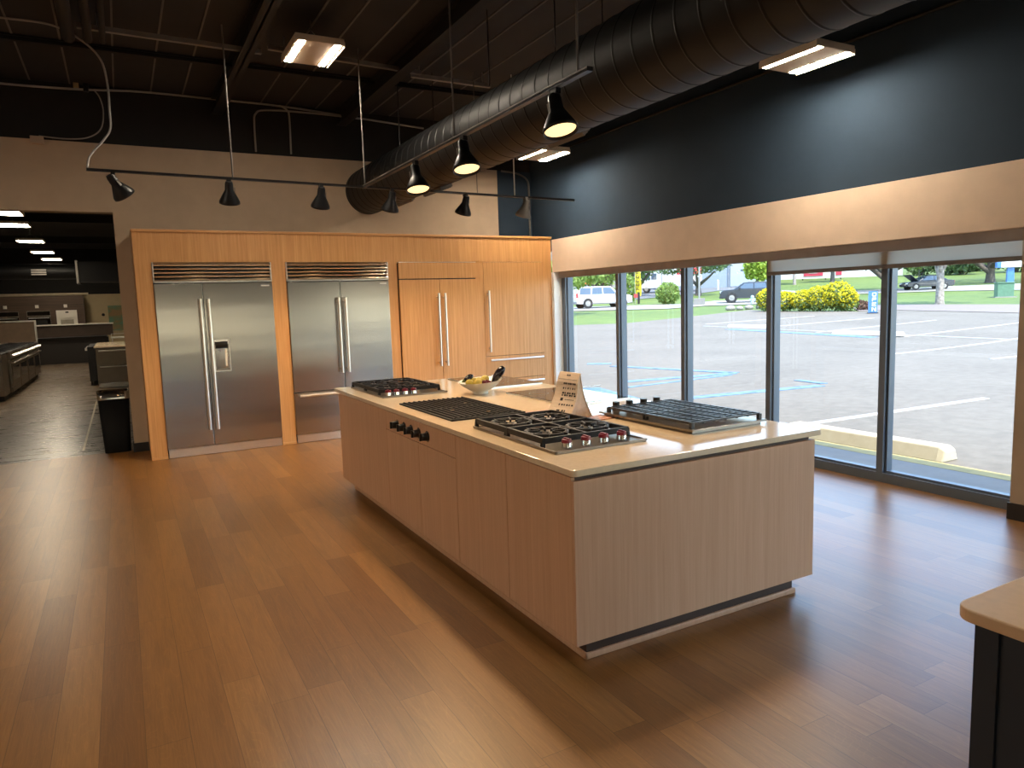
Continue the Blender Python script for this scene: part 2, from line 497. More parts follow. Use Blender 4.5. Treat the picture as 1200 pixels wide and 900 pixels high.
B('fabric', shm, 5.463, 5.465, 2.57, 4.85, 1.80, 1.986, sh)
MB().box(5.455, 5.468, 2.57, 4.86, 1.768, 1.802).build('hem_bar', plain('shade_hem', S(140, 138, 138), .6), sh, .003)

# ------------------------------------------------------------------ refrigerator wall
YC = 8.554
en = thing('refrigerator_surround', 'long oak veneer built-in surround framing the refrigerators', 'cabinet', (2.75, YC, 0))
oak, oakx = M['oak'], M['oak']
B('fascia', M['oak'], .177, 5.338, YC, YC + .03, 2.134, 2.450, en)
MB().box(.165, 5.345, YC - .018, YB - .002, 2.450, 2.479).build('crown_trim', M['oak_x'], en, .004)
for a, b2 in ((.177, .334), (1.557, 1.717), (2.950, 3.072), (4.155, 4.270), (5.192, 5.338)):
    B('stile', M['oak'], a, b2, YC, YC + .62, .03, 2.134, en)
    MB().box(a - .002, b2 + .002, YC - .006, YC + .02, 0, .03).build('plinth_block', M['oak_x'], en, .003)
B('side_panel', M['oak'], .171, .177, YC, YB - .002, 0, 2.450, en)
B('back_panel', M['dark'], .18, 5.33, YC + .60, YC + .62, 0, 2.134, en)

def bar_handle(parent, p, q, r_, off, square=False, ins=.05):
    """tubular pull from p to q standing off its panel by off along +Y"""
    r = r_ * 1.2
    p = Vector(p); q = Vector(q); d = (q - p).normalized()
    m = MB()
    m.cyl(p, q, r, n=14)
    for e, s in ((p, 1), (q, -1)):
        c = e + d * s * ins
        m.cyl(c, c + Vector((0, off, 0)), r * .8, n=10)
    return m.build('handle', M['handle'], parent)

def louvers(parent, x0, x1, z0, z1, y, n=5):
    m = MB()
    m.box(x0, x1, y + .03, y + .5, z0, z1)
    g = m.build('grille', M['dark'], parent)
    fr = MB()
    fr.box(x0, x0 + .012, y - .004, y + .03, z0, z1); fr.box(x1 - .012, x1, y - .004, y + .03, z0, z1); fr.box(x0, x1, y - .004, y + .03, z0, z0 + .016)
    fr.build('grille_frame', M['handle'], g)
    h = (z1 - z0 - .016) / n
    for k in range(n):
        zc = z0 + .016 + h * k
        prof = [(y + .028, zc + .004), (y + .004, zc + .002), (y - .004, zc + h * .30), (y - .002, zc + h * .62), (y + .028, zc + h * .92)]
        MB().prism(prof, 'x', x0 + .012, x1 - .012).build('louver', M['steelp'], g)
    return g

YD = 8.528
f1 = thing('refrigerator', 'wide stainless side-by-side refrigerator with water dispenser, beside the doorway', 'refrigerator', (.945, YD, 0))
f1['group'] = 'stainless built-in refrigerators'
louvers(f1, .336, 1.555, 1.913, 2.132, YD)
B('case', M['dark'], .345, 1.545, YD + .05, YC + .55, .02, 1.91, f1)
d1 = MB().box(.338, .811, YD, YD + .05, .105, 1.905).build('door', M['steel'], f1, .004)
bar_handle(d1, (.775, YD - .055, .285), (.775, YD - .055, 1.735), .014, .055)
# right door with a dispenser cut-out
x0, x1, z0, z1 = .886, 1.042, .93, 1.275
m = MB()
m.box(.817, x0, YD, YD + .05, .105, 1.905); m.box(x1, 1.553, YD, YD + .05, .105, 1.905); m.box(x0, x1, YD, YD + .05, .105, z0); m.box(x0, x1, YD, YD + .05, z1, 1.905)
d2 = m.build('door', M['steel'], f1)
bar_handle(d2, (.858, YD - .055, .285), (.858, YD - .055, 1.735), .014, .055)
ds = MB().box(x0, x1, YD + .048, YD + .05, z0, z1).box(x0, x0 + .003, YD, YD + .05, z0, z1).box(x1 - .003, x1, YD, YD + .05, z0, z1).build('water_dispenser', M['chrome'], d2)
m = MB()
for a in ((x0 - .008, x0 + .004, z0 - .008, z1 + .008), (x1 - .004, x1 + .008, z0 - .008, z1 + .008), (x0, x1, z0 - .008, z0 + .004), (x0, x1, z1 - .004, z1 + .008)):
    m.box(a[0], a[1], YD - .004, YD + .004, a[2], a[3])
m.build('dispenser_trim', M['handle'], f1)
MB().box(x0 + .012, x1 - .012, YD + .006, YD + .046, z1 - .095, z1 - .02).build('dispenser_head', M['blackglass'], f1, .004)
MB().cyl((.955, YD + .025, z1 - .095), (.955, YD + .025, z1 - .13), .018, .014).build('spout', M['chrome'], f1)
MB().box(.995, 1.018, YD + .015, YD + .03, z0 + .05, z1 - .1).build('paddle', M['white'], f1, .003)
MB().box(x0 + .006, x1 - .006, YD + .006, YD + .048, z0, z0 + .02).build('drip_tray', M['steel'], f1)
MB().box(1.430, 1.520, YD - .004, YD, 1.862, 1.878).build('name_plate', M['white'], f1)
MB().box(.345, 1.547, YD + .012, YD + .05, .006, .098).build('kick_plate', M['handle'], f1)

f2 = thing('refrigerator', 'stainless french door refrigerator with bottom freezer drawer, half behind the island', 'refrigerator', (2.33, YD, 0))
f2['group'] = 'stainless built-in refrigerators'
louvers(f2, 1.719, 2.948, 1.913, 2.132, YD)
B('case', M['dark'], 1.728, 2.94, YD + .05, YC + .55, .02, 1.91, f2)
da = MB().box(1.721, 2.331, YD, YD + .05, .612, 1.905).build('door', M['steel'], f2, .004)
db = MB().box(2.337, 2.946, YD, YD + .05, .612, 1.905).build('door', M['steel'], f2, .004)
bar_handle(da, (2.295, YD - .055, .812), (2.295, YD - .055, 1.712), .014, .055)
bar_handle(db, (2.378, YD - .055, .812), (2.378, YD - .055, 1.712), .014, .055)
dr = MB().box(1.721, 2.946, YD, YD + .05, .105, .604).build('drawer', M['steel'], f2, .004)
bar_handle(dr, (1.775, YD - .055, .572), (2.89, YD - .055, .572), .014, .055)
MB().box(2.835, 2.915, YD - .004, YD, 1.865, 1.88).build('name_plate', M['white'], f2)
MB().box(1.729, 2.938, YD + .012, YD + .05, .006, .098).build('kick_plate', M['handle'], f2)

f3 = thing('panel_refrigerator', 'oak panelled french door refrigerator with two tall bar handles', 'refrigerator', (3.62, YD, 0))
B('case', M['dark'], 3.095, 4.14, YD + .03, YC + .55, .02, 2.12, f3)
gp = MB().box(3.084, 4.149, YD - .004, YD + .026, 1.924, 2.126).build('grille_panel', M['oak'], f3, .002)
MB().box(3.084, 4.149, YD - .007, YD + .026, 2.126, 2.132).build('grille_trim', M['handle'], gp)
MB().box(3.088, 4.146, YD + .004, YD + .03, 1.912, 1.922).build('reveal_strip', M['framed'], f3)
pa = MB().box(3.084, 3.626, YD - .004, YD + .026, .105, 1.912).build('door', M['oak'], f3, .002)
pb = MB().box(3.631, 4.149, YD - .004, YD + .026, .105, 1.912).build('door', M['oak'], f3, .002)
bar_handle(pa, (3.585, YD - .06, .80), (3.585, YD - .06, 1.735), .013, .056)
bar_handle(pb, (3.675, YD - .06, .80), (3.675, YD - .06, 1.735), .013, .056)
MB().box(3.09, 4.145, YD + .02, YD + .05, .006, .098).build('kick_plate', M['handle'], f3)

f4 = thing('column_refrigerator', 'oak panelled single door column refrigerator with drawers, beside the window wall', 'refrigerator', (4.73, YC, 0))
B('case', M['dark'], 4.285, 5.18, YC + .03, YC + .55, .02, 2.12, f4)
pd = MB().box(4.273, 5.188, YC - .003, YC + .027, .875, 2.130).build('door', M['oak'], f4, .002)
bar_handle(pd, (4.325, YC - .05, .935), (4.325, YC - .05, 1.755), .011, .047)
pe = MB().box(4.273, 5.188, YC - .003, YC + .027, .555, .868).build('drawer', M['oak'], f4, .002)
bar_handle(pe, (4.325, YC - .05, .822), (5.15, YC - .05, .822), .011, .047)
pf = MB().box(4.273, 5.188, YC - .003, YC + .027, .105, .548).build('drawer', M['oak'], f4, .002)
bar_handle(pf, (4.325, YC - .05, .505), (5.15, YC - .05, .505), .011, .047)
MB().box(4.28, 5.185, YC + .02, YC + .05, .006, .098).build('kick_plate', M['oak_x'], f4)

# ------------------------------------------------------------------ island
isl = thing('kitchen_island', 'long brown veneer kitchen island with five black knobs on its aisle side', 'kitchen island', (2.36, 4.28, 0))
X0, X1, Y0, Y1 = 1.607, 3.107, 2.440, 6.118
B('carcass', M['island'], X0 + .02, X1 - .02, Y0 + .02, Y1 - .02, .115, .838, isl)
B('sub_top', M['toe'], X0 + .022, X1 - .02, Y0 + .022, Y1 - .02, .838, .8595, isl)
B('toe_kick', M['toe'], 1.706, 3.04, 2.515, 6.076, 0, .115, isl)
m = MB(); m.box(1.690, 3.052, 2.498, 2.515, 0, .03); m.box(1.690, 1.706, 2.498, 6.08, 0, .03)
m.build('shoe_moulding', M['island'], isl, .006)
B('end_panel', M['island'], X0, X1, Y0, Y0 + .02, .11, .838, isl)
B('end_panel', M['island'], X0, X1, Y1 - .02, Y1, .11, .838, isl)
B('back_panel', M['island'], X1 - .02, X1, Y0 + .02, Y1 - .02, .11, .838, isl)
g = .0022
def front(name, a, b2, z0=.11, z1=.852):
    return MB().box(X0, X0 + .02, a + g, b2 - g, z0, z1).build(name, M['island'], isl, .0015)
front('door', Y0 + .02, 3.045); front('door', 3.045, 3.65)
front('door', 3.65, 4.235, .11, .717); front('door', 4.235, 4.862, .11, .717)
dp = front('control_panel', 3.65, 4.862, .722, .852)
front('door', 4.862, Y1 - .02)
for y in (4.61, 4.475, 4.343, 4.207, 4.064):
    m = MB().cyl((X0, y, .785), (X0 - .012, y, .785), .030, .028, 20).cyl((X0 - .012, y, .785), (X0 - .045, y, .785), .026, .023, 20).box(X0 - .056, X0 - .03, y - .006, y + .006, .762, .808)
    k = m.build('control_knob', M['bknob'], isl)
    MB().cyl((X0, y, .785), (X0 - .004, y, .785), .036, n=20).build('knob_bezel', M['chrome'], k)

def slab(poly, z0, z1):
    return MB().prism(poly, 'z', z0, z1)
def rounded(x0, x1, y0, y1, r, n=6, corners=(1, 1, 1, 1)):
    pts = []
    for (cx, cy, a0), use in zip(((x0 + r, y0 + r, PI), (x1 - r, y0 + r, 1.5 * PI), (x1 - r, y1 - r, 0), (x0 + r, y1 - r, .5 * PI)), corners):
        if use:
            pts += [(cx + r * math.cos(a0 + .5 * PI * k / n), cy + r * math.sin(a0 + .5 * PI * k / n)) for k in range(n + 1)]
        else:
            q = a0 + .25 * PI
            pts.append((cx + r * (1 if math.cos(q) > 0 else -1), cy + r * (1 if math.sin(q) > 0 else -1)))
    return pts
TOP = .889
ct = slab(rounded(1.597, 3.153, 2.428, 6.232, .025), .860, TOP).build('countertop', M['quartz'], None, .003)
tag(ct, 'cream quartz countertop covering the long island of cooktops', 'countertop')

# ---- gas cooktop (local coords: x across the short side, y the long side, knobs along -y)
def ring(m, c, r, w=.009, h=.014, n=28):
    pr = [(r - w, 0), (r + w, 0), (r + w, h), (r - w, h), (r - w, 0)]
    m.lathe(pr, c, n)
def gas_cooktop(label, loc, rotz, kxs=(-.165, -.055, .05, .16)):
    t = thing('gas_cooktop', label, 'cooktop', loc, rotz, 'gas cooktops set in the island', local=True)
    W, L = .54, .88
    m = MB().prism(rounded(-W / 2, W / 2, -L / 2, L / 2, .012, 4), 'z', 0, .008)
    for a in ((-W / 2, -W / 2 + .012, -L / 2, L / 2), (W / 2 - .012, W / 2, -L / 2, L / 2), (-W / 2, W / 2, -L / 2, -L / 2 + .012), (-W / 2, W / 2, L / 2 - .012, L / 2)):
        m.box(*a, .006, .014)
    m.build('burner_pan', M['panst'], t, .002)
    ys = ((-.305, .055), (.065, .425))
    for (a, b2) in ys:
        cy = (a + b2) / 2
        g_ = MB()
        z0, z1 = .042, .056
        for (p, q) in (((-.25, a), (.25, a)), ((-.25, b2), (.25, b2)), ((-.25, a), (-.25, b2)), ((.25, a), (.25, b2)), ((0, a), (0, b2))):
            g_.bar((*p, .042), (*q, .042), .016, .028)
        for cx in (-.125, .125):
            ring(g_, (cx, cy, .040), .105)
            for ang in range(8):
                tt = PI / 4 * ang + PI / 8
                r0, r1 = .04, .13
                g_.bar((cx + r0 * math.cos(tt), cy + r0 * math.sin(tt), .048), (cx + r1 * math.cos(tt), cy + r1 * math.sin(tt), .048), .009, .014)
        for sx in (-.25, .25):
            for sy in (a + .004, b2 - .004):
                g_.bar((sx, sy, .05), (sx * 1.02, sy, .006), .018, .018)
        g_.build('grate', M['iron'], t)
        for cx in (-.125, .125):
            bm_ = MB().cyl((cx, cy, .008), (cx, cy, .022), .052, .046, 24)
            bo = bm_.build('burner', M['handle'], t)
            MB().cyl((cx, cy, .022), (cx, cy, .031), .040, .034, 24).build('burner_cap', M['burner'], bo)
    for kx in kxs:
        k = MB().cyl((kx, -.375, .01), (kx, -.375, .036), .026, .024, 20).build('knob', M['chrome'], t)
        MB().cyl((kx, -.375, .036), (kx, -.375, .052), .0255, .023, 20).box(kx - .005, kx + .005, -.397, -.353, .05, .058).build('knob_cap', M['red'], k)
    return t
gc = gas_cooktop('near gas cooktop with four red knobs at the island corner closest to the camera', (1.975, 3.175, TOP), 0)
gas_cooktop('far gas cooktop with red knobs at the island end facing the refrigerators', (1.985, 5.67, TOP), 0, (-.205, -.137, -.065, .005))

# ---- raised cooktop with dense bar grates on the window side
t = thing('raised_cooktop', 'raised stainless cooktop with close-barred black grates on the window side of the island', 'cooktop', (2.79, 3.11, TOP))
ox, oy = 2.79, 3.11
m = MB().prism(rounded(ox - .275, ox + .275, oy - .40, oy + .42, .012, 4), 'z', TOP + .016, TOP + .026).box(ox - .25, ox + .25, oy - .375, oy + .395, TOP, TOP + .016)
m.build('burner_pan', M['panst'], t, .002)
zg = TOP + .056
for (a, b2) in ((-.365, .0), (.008, .35)):
    g_ = MB()
    for k in range(9):
        yy = oy + a + (b2 - a) * k / 8
        g_.bar((ox - .245, yy, zg), (ox + .245, yy, zg), .009, .009)
    for k in range(7):
        xx = ox - .245 + .49 * k / 6
        g_.bar((xx, oy + a, zg - .002), (xx, oy + b2, zg - .002), .013 if k in (0, 6) else .009, .014)
    for sx in (-.245, .245):
        for yy in (a, b2):
            g_.bar((ox + sx, oy + yy, zg), (ox + sx, oy + yy, TOP + .026), .02, .02)
    g_.build('grate', M['grate'], t)
    for cx in (-.125, .125):
        bo = MB().cyl((ox + cx, oy + (a + b2) / 2, TOP + .026), (ox + cx, oy + (a + b2) / 2, TOP + .042), .045, .04, 20).build('burner', M['handle'], t)
        MB().cyl((ox + cx, oy + (a + b2) / 2, TOP + .042), (ox + cx, oy + (a + b2) / 2, TOP + .048), .033, n=20).build('burner_cap', M['white'], bo)
for kx in (-.165, -.06, .05, .155):
    MB().cyl((ox + kx, oy + .385, TOP + .026), (ox + kx, oy + .385, TOP + .078), .024, .022, 18).build('knob', M['bknob'], t)

# ---- flush char grill
t = thing('grill_cooktop', 'flush dark barred grill set in the island between the two gas cooktops', 'cooktop', (1.957, 4.362, TOP))
gx0, gx1, gy0, gy1 = 1.700, 2.214, 3.900, 4.825
B('drip_pan', M['dark'], gx0 + .01, gx1 - .01, gy0 + .01, gy1 - .01, TOP, TOP + .003, t)
m = MB()
for a in ((gx0, gx0 + .016, gy0, gy1), (gx1 - .016, gx1, gy0, gy1), (gx0, gx1, gy0, gy0 + .016), (gx0, gx1, gy1 - .016, gy1)):
    m.box(*a, TOP, TOP + .011)
m.build('rim', M['iron'], t, .002)
for half in (0, 1):
    m = MB()
    ya = gy0 + .018 + half * .446; yb = ya + .44
    for k in range(13):
        xx = gx0 + .03 + k * (gx1 - gx0 - .06) / 12
        m.bar((xx, ya, TOP + .011), (xx, yb, TOP + .011), .012, .014)
    for yy in (ya + .006, yb - .006):
        m.bar((gx0 + .02, yy, TOP + .008), (gx1 - .02, yy, TOP + .008), .012, .012)
    m.build('grate', M['iron'], t)
for q in ((2.05, 4.45), (1.84, 4.20), (2.0, 4.0)):
    MB().cyl((*q, TOP + .018), (*q, TOP + .022), .014, n=12).build('screw_cap', M['chrome'], t)

# ---- glass induction tops
def induction(label, x0, x1, y0, y1):
    t = thing('induction_cooktop', label, 'cooktop', ((x0 + x1) / 2, (y0 + y1) / 2, TOP), 0, 'glass induction cooktops')
    MB().prism(rounded(x0 + .004, x1 - .004, y0 + .004, y1 - .004, .01, 4), 'z', TOP, TOP + .012).build('glass_top', M['blackglass'], t, .0015)
    m = MB()
    for a in ((x0, x0 + .006, y0, y1), (x1 - .006, x1, y0, y1), (x0, x1, y0, y0 + .006), (x0, x1, y1 - .006, y1)):
        m.box(*a, TOP, TOP + .010)
    m.build('steel_edge', M['handle'], t)
    gr = plain('zone_print', S(120, 118, 114), .3)
    z = MB()
    for cx, cy, r in ((.28, .25, .09), (.72, .25, .075), (.28, .72, .075), (.72, .72, .10)):
        c = (x0 + (x1 - x0) * cx, y0 + (y1 - y0) * cy, TOP + .0121)
        z.lathe([(r - .002, 0), (r, 0), (r, .0003), (r - .002, .0003), (r - .002, 0)], c, 36)
    z.build('zone_marks', gr, t)
    return t
induction('black glass induction cooktop behind the white bowl, nearest the refrigerators', 2.64, 3.14, 5.22, 6.11)
induction('black glass induction cooktop on the window side, behind the small tent sign', 2.58, 3.12, 3.98, 4.84)

# ---- bowl of produce
bx, by = 2.43, 4.99
pr = [(0, 0), (.062, 0), (.064, .008), (.058, .016), (.10, .040), (.145, .072), (.172, .102), (.176, .106), (.170, .104), (.14, .076), (.095, .047), (.05, .03), (0, .027)]
bw = MB().lathe(pr, (0, 0, 0), 40)
bw.v = [(x + bx, y + by, TOP + z + .12 * z * (x + .3 * y) / .17 * (z / .106)) for x, y, z in bw.v]
tag(bw.build('serving_bowl', M['ceramic']), 'white footed ceramic bowl holding fruit on the island', 'bowl')
lime = plain('yellow_green_peel', S(178, 160, 58), .5, var=.12, vscale=30)
lime2 = plain('pale_yellow_peel', S(200, 180, 84), .5, var=.1, vscale=30)
egg = plain('aubergine_skin', S(26, 20, 28), .18)
wine = plain('dark_red_skin', S(92, 26, 34), .3)
spots = [(-.10, -.02, .093, .033), (-.045, -.06, .096, .034), (.005, -.035, .094, .032), (.055, .02, .108, .036), (-.03, .045, .094, .034), (.03, .085, .09, .033)]
fl = ['yellow-green fruit at the left end of the white bowl', 'yellow-green fruit second from the left in the white bowl front', 'yellow-green fruit in the middle of the white bowl', 'tallest yellow-green fruit beside the dark aubergine in the bowl', 'yellow-green fruit at the back of the bowl near the other dark aubergine', 'yellow-green fruit at the back of the bowl, behind the tallest fruit']
for k, (dx, dy, dz, r) in enumerate(spots):
    m = MB().ball((bx + dx, by + dy, TOP + dz), (r, r * .92, r * .86), 16, 10, .02)
    f_ = m.build('lime', (lime, lime2)[k % 2])
    tag(f_, fl[k], 'fruit', 'fruit in the white bowl')
for k, (dx, dy, dz) in enumerate(((-.005, -.085, .095), (.035, -.055, .093), (.03, -.10, .092))):
    f_ = MB().ball((bx + dx, by + dy, TOP + dz), .019, 12, 8).build('plum', wine)
    tag(f_, ['small dark red fruit at the front of the bowl', 'small dark red fruit beside the tallest yellow-green fruit', 'small dark red fruit lowest at the front rim of the bowl'][k], 'fruit', 'small dark fruit in the white bowl')
def aubergine(label, a, b2, r):
    t = thing('aubergine', label, 'vegetable', (a[0], a[1], a[2]))
    a = Vector(a); b2 = Vector(b2); n = 12
    pts = []; rr = []
    for k in range(n + 1):
        s = k / n
        pts.append(a.lerp(b2, s)); rr.append(max(.003, r * math.sin(PI * min(1, .06 + .9 * s)) ** .5 * (.72 + .4 * s)))
    MB().tube(pts, rr, 14).build('fruit_body', egg, t)
    MB().cyl(a, a - (b2 - a).normalized() * .02, r * .5, r * .2, 10).build('stem', plain('green_stem', S(84, 96, 50), .6), t)
aubergine('glossy dark aubergine standing up at the right rim of the white bowl', (bx + .085, by - .05, TOP + .085), (bx + .170, by - .085, TOP + .205), .036)
aubergine('dark aubergine lying at the back left of the white bowl', (bx - .115, by + .045, TOP + .105), (bx - .03, by + .07, TOP + .138), .028)

# ---- tent sign, papers and acrylic holder
t = thing('tent_sign', 'wood-look tent sign with rows of small dark icons on the countertop', 'sign', (2.36, 3.60, TOP))
wood = veneer('sign_board', S(216, 198, 178), S(224, 206, 188), S(230, 214, 196), .5, 'y')
BA = Vector((2.235, 3.705, TOP)); BB = Vector((2.300, 3.525, TOP)); BC = Vector((2.478, 3.545, TOP)); BD = Vector((2.42, 3.72, TOP))
TA = Vector((2.352, 3.695, TOP + .272)); TB = Vector((2.382, 3.520, TOP + .268))
def curve_front(s, k):   # s 0 bottom .. 1 top, k 0..1 across (far to near): foot sweeps forward
    lo = BA.lerp(BB, k); hi = TA.lerp(TB, k)
    p = lo.lerp(hi, s)
    e = .022 * math.sin(PI * min(1, s * 1.25)) if s < .8 else 0
    return p + Vector((e, .3 * e, -.0))
N = 14
m = MB(); th = Vector((.006, .002, .001))
vs = []
for i in range(N + 1):
    for k in (0, 1):
        p = curve_front(i / N, k); vs += [p, p + th]
fs = []
for i in range(N):
    a = i * 4
    fs += [(a, a + 2, a + 6, a + 4), (a + 1, a + 5, a + 7, a + 3), (a, a + 4, a + 5, a + 1), (a + 2, a + 3, a + 7, a + 6)]
fs += [(0, 1, 3, 2), (N * 4, N * 4 + 2, N * 4 + 3, N * 4 + 1)]
m.add(vs, fs)
m.build('front_board', wood, t)
m = MB(); vs = []
for k, (lo, hi) in enumerate(((BD, TA), (BC, TB))):
    for i in range(N + 1):
        s = i / N; p = lo.lerp(hi, s) - Vector((.016 * math.sin(PI * s), 0, 0)); vs += [p, p + th]
fs = []
h = (N + 1) * 2
for i in range(N):
    a = i * 2
    fs += [(a, a + 2, h + a + 2, h + a), (a + 1, h + a + 1, h + a + 3, a + 3), (a, a + 1, a + 3, a + 2), (h + a, h + a + 2, h + a + 3, h + a + 1)]
m.add(vs, fs).build('rear_board', wood, t)
# near side cheek closing the tent
m = MB(); vs = []
for i in range(N + 1):
    s = i / N
    a = curve_front(s, 1); b2 = BC.lerp(TB, s) - Vector((.016 * math.sin(PI * s), 0, 0))
    vs += [a + Vector((.004, .004, 0)), b2 + Vector((-.002, .004, 0))]
fs = [(2 * i, 2 * i + 1, 2 * i + 3, 2 * i + 2) for i in range(N)]
m.add(vs, fs)
m.add([v + Vector((0, .004, 0)) for v in vs], [tuple(reversed(f)) for f in fs])
m.build('side_cheek', wood, t)
ink = plain('dark_print', S(38, 34, 34), .6)
m = MB()
def mark(s0, s1, k0, k1):
    q = [curve_front(s0, k0), curve_front(s0, k1), curve_front(s1, k1), curve_front(s1, k0)]
    n = Vector((-.0012, -.0004, .0003))
    m.add([p + n for p in q] + [p + n * .2 for p in q], [(0, 1, 2, 3), (0, 4, 5, 1), (1, 5, 6, 2), (2, 6, 7, 3), (3, 7, 4, 0)])
for k in (.40, .50):
    mark(.925, .955, k, k + .075)
mark(.845, .850, .06, .94)
for k in range(8): mark(.735, .775, .34 + k * .072, .34 + k * .072 + .058 - .02 * (k % 3 == 2))
for k in range(6): mark(.625, .668, .34 + k * .105, .34 + k * .105 + (.03 if k % 2 else .05))
for k in range(6): mark(.520, .560, .34 + k * .105, .34 + k * .105 + .085 - .03 * (k % 2))
for k in range(6): mark(.470, .508, .34 + k * .105, .34 + k * .105 + .085 - .03 * ((k + 1) % 2))
mark(.365, .43, .33, .44)
for k in range(5): mark(.39, .405, .52 + k * .08, .52 + k * .08 + .06)
for k in range(6): mark(.265, .30, .34 + k * .105, .34 + k * .105 + .05 + .02 * (k % 2))
mark(.13, .175, .34, .47); mark(.13, .175, .56, .62); mark(.13, .175, .66, .70)
m.build('printed_icons', ink, t)
paper = plain('printed_leaflet', S(176, 128, 108), .4, var=.25, vscale=45)
pm = MB().prism([(2.225, 3.955), (2.19, 3.80), (2.36, 3.76), (2.40, 3.93)], 'z', TOP, TOP + .0015)
tag(pm.build('leaflet', paper), 'printed leaflet lying flat to the left of the tent sign', 'leaflet', 'leaflets beside the tent sign')
pm = MB().prism([(2.31, 3.50), (2.33, 3.36), (2.56, 3.39), (2.54, 3.53)], 'z', TOP, TOP + .006)
tag(pm.build('leaflet', paper), 'printed leaflet stack lying at the foot of the tent sign near the cooktop', 'leaflet', 'leaflets beside the tent sign')
t = thing('leaflet_holder', 'clear acrylic leaflet stand just behind the tent sign', 'leaflet holder', (2.56, 3.70, TOP))
m = MB().box(2.52, 2.66, 3.70, 3.704, TOP, TOP + .16).box(2.52, 2.66, 3.62, 3.704, TOP, TOP + .004).box(2.52, 2.66, 3.62, 3.624, TOP, TOP + .07)
m.build('stand', M['acrylic'], t)

# ---- near counter, bottom right
nc = thing('base_cabinet', 'navy painted cabinet of the second island at the bottom right corner', 'cabinet', (2.4, -.4, 0))
B('carcass', M['navycab'], 1.64, 3.2, -1.7, .845, .1, .858, nc)
B('corner_post', M['navycab'], 1.632, 1.68, .80, .850, .09, .858, nc)
B('toe_kick', M['base'], 1.70, 3.2, -1.7, .79, 0, .1, nc)
tag(slab(rounded(1.590, 3.24, -1.75, .880, .045, 8), .859, TOP).build('countertop', plain('tan_quartz', S(216, 182, 146), .35, var=.02, vscale=40), None, .004),
    'tan stone countertop on the navy cabinet at the bottom right corner', 'countertop')

# ------------------------------------------------------------------ ceiling services
dx, dz, dr_ = 2.96, 3.08, .285
t = thing('air_duct', 'large black round spiral air duct running under the ceiling', 'air duct', (dx, 4, dz))
m = MB()
yy = YB + .1; prof = []
n = 40; ys = []
y = YF + .2
while y < YB + .05:
    ys += [(y, dr_), (y + .006, dr_), (y + .160, dr_), (y + .166, dr_), (y + .168, dr_ + .003), (y + .178, dr_ + .003)]
    y += .18
vs = []
for (y, r) in ys:
    for k in range(n):
        a = 2 * PI * k / n
        vs.append((dx + r * math.cos(a), y, dz + r * math.sin(a)))
m.add(vs, [(i * n + k, (i + 1) * n + k, (i + 1) * n + (k + 1) % n, i * n + (k + 1) % n) for i in range(len(ys) - 1) for k in range(n)], True)
m.build('spiral_pipe', M['duct'], t)
for (yc, ang) in ((7.15, -70), (4.75, -45), (8.35, -42)):
    a = math.radians(ang)
    m = MB(); m.M = Matrix.Translation((dx, yc, dz)) @ Matrix.Rotation(-a - PI / 2 + PI / 2, 4, 'Y')
    m.box(dr_ - .005, dr_ + .03, -.24, .24, -.07, .07)
    for k in range(5):
        m.box(dr_ + .03, dr_ + .036, -.23, .23, -.06 + k * .028, -.05 + k * .028)
    m.build('air_register', plain('register_grey', S(96, 92, 88), .5), t)
for yc in (1.5, 4.3, 7.4):
    m = MB(); m.cyl((dx - .2, yc, dz + .2), (dx - .2, yc, CEIL), .006, n=6); m.cyl((dx + .2, yc, dz + .2), (dx + .2, yc, CEIL), .006, n=6)
    m.build('hanger_rod', M['blkmetal'], t)

def spot(name, loc, target, power, col, size=80, blend=.5, r=.04):
    l = bpy.data.lights.new(name, 'SPOT'); l.energy = power; l.color = col; l.spot_size = math.radians(size); l.spot_blend = blend; l.shadow_soft_size = r * 1.6
    o = bpy.data.objects.new(name, l); COL.objects.link(o); o.location = loc
    o.rotation_euler = (Vector(target) - Vector(loc)).to_track_quat('-Z', 'Y').to_euler()
    return o
WARM = (1, .66, .36)
def track_head(label, top, aim, group, power, size=95, scale=1.0, mat=None):
    """flared black track head hanging from the rail point top and aimed along aim"""
    top = Vector(top); aim = Vector(aim).normalized()
    t = thing('track_spotlight', label, 'track light', tuple(top), 0, group)
    black = mat or M['blkmetal']
    piv = top + Vector((0, 0, -.075 * scale))
    MB().box(top.x - .016, top.x + .016, top.y - .03, top.y + .03, top.z - .03, top.z).cyl(top - Vector((0, 0, .03)), piv, .008, n=10).build('adapter', black, t)
    a = piv - aim * .05 * scale
    def P(s): return a + aim * s * scale
    m = MB()
    pr = [(.0, .028), (.02, .034), (.075, .036), (.105, .052), (.170, .086), (.190, .088)]
    side = aim.cross(Vector((0, 0, 1)))
    side = side.normalized() if side.length > .01 else Vector((1, 0, 0))
    up = side.cross(aim)
    n = 24; vs = []
    inner = [(.188, .083), (.105, .048), (.075, .032)]
    for (s, r) in pr + inner:
        for k in range(n):
            q = 2 * PI * k / n
            vs.append(P(s) + (side * math.cos(q) + up * math.sin(q)) * r * scale)
    L = len(pr) + len(inner)
    m.add(vs, [(i * n + k, i * n + (k + 1) % n, (i + 1) * n + (k + 1) % n, (i + 1) * n + k) for i in range(L - 1) for k in range(n)], True)
    m.add(vs[:n], [tuple(range(n))[::-1]])
    m.build('lamp_shade', black, t)
    MB().cyl(P(.150), P(.176), .066 * scale, .077 * scale, 24).build('bulb', M['bulb'], t)
    MB().bar(piv + side * .045 * scale, piv + side * .045 * scale + aim * .06 * scale, .006, .018).build('yoke', M['gal'], t)
    lo = P(.20)
    s = spot('track_spot', lo, lo + aim, power, WARM, size, .6, .045)
    return t
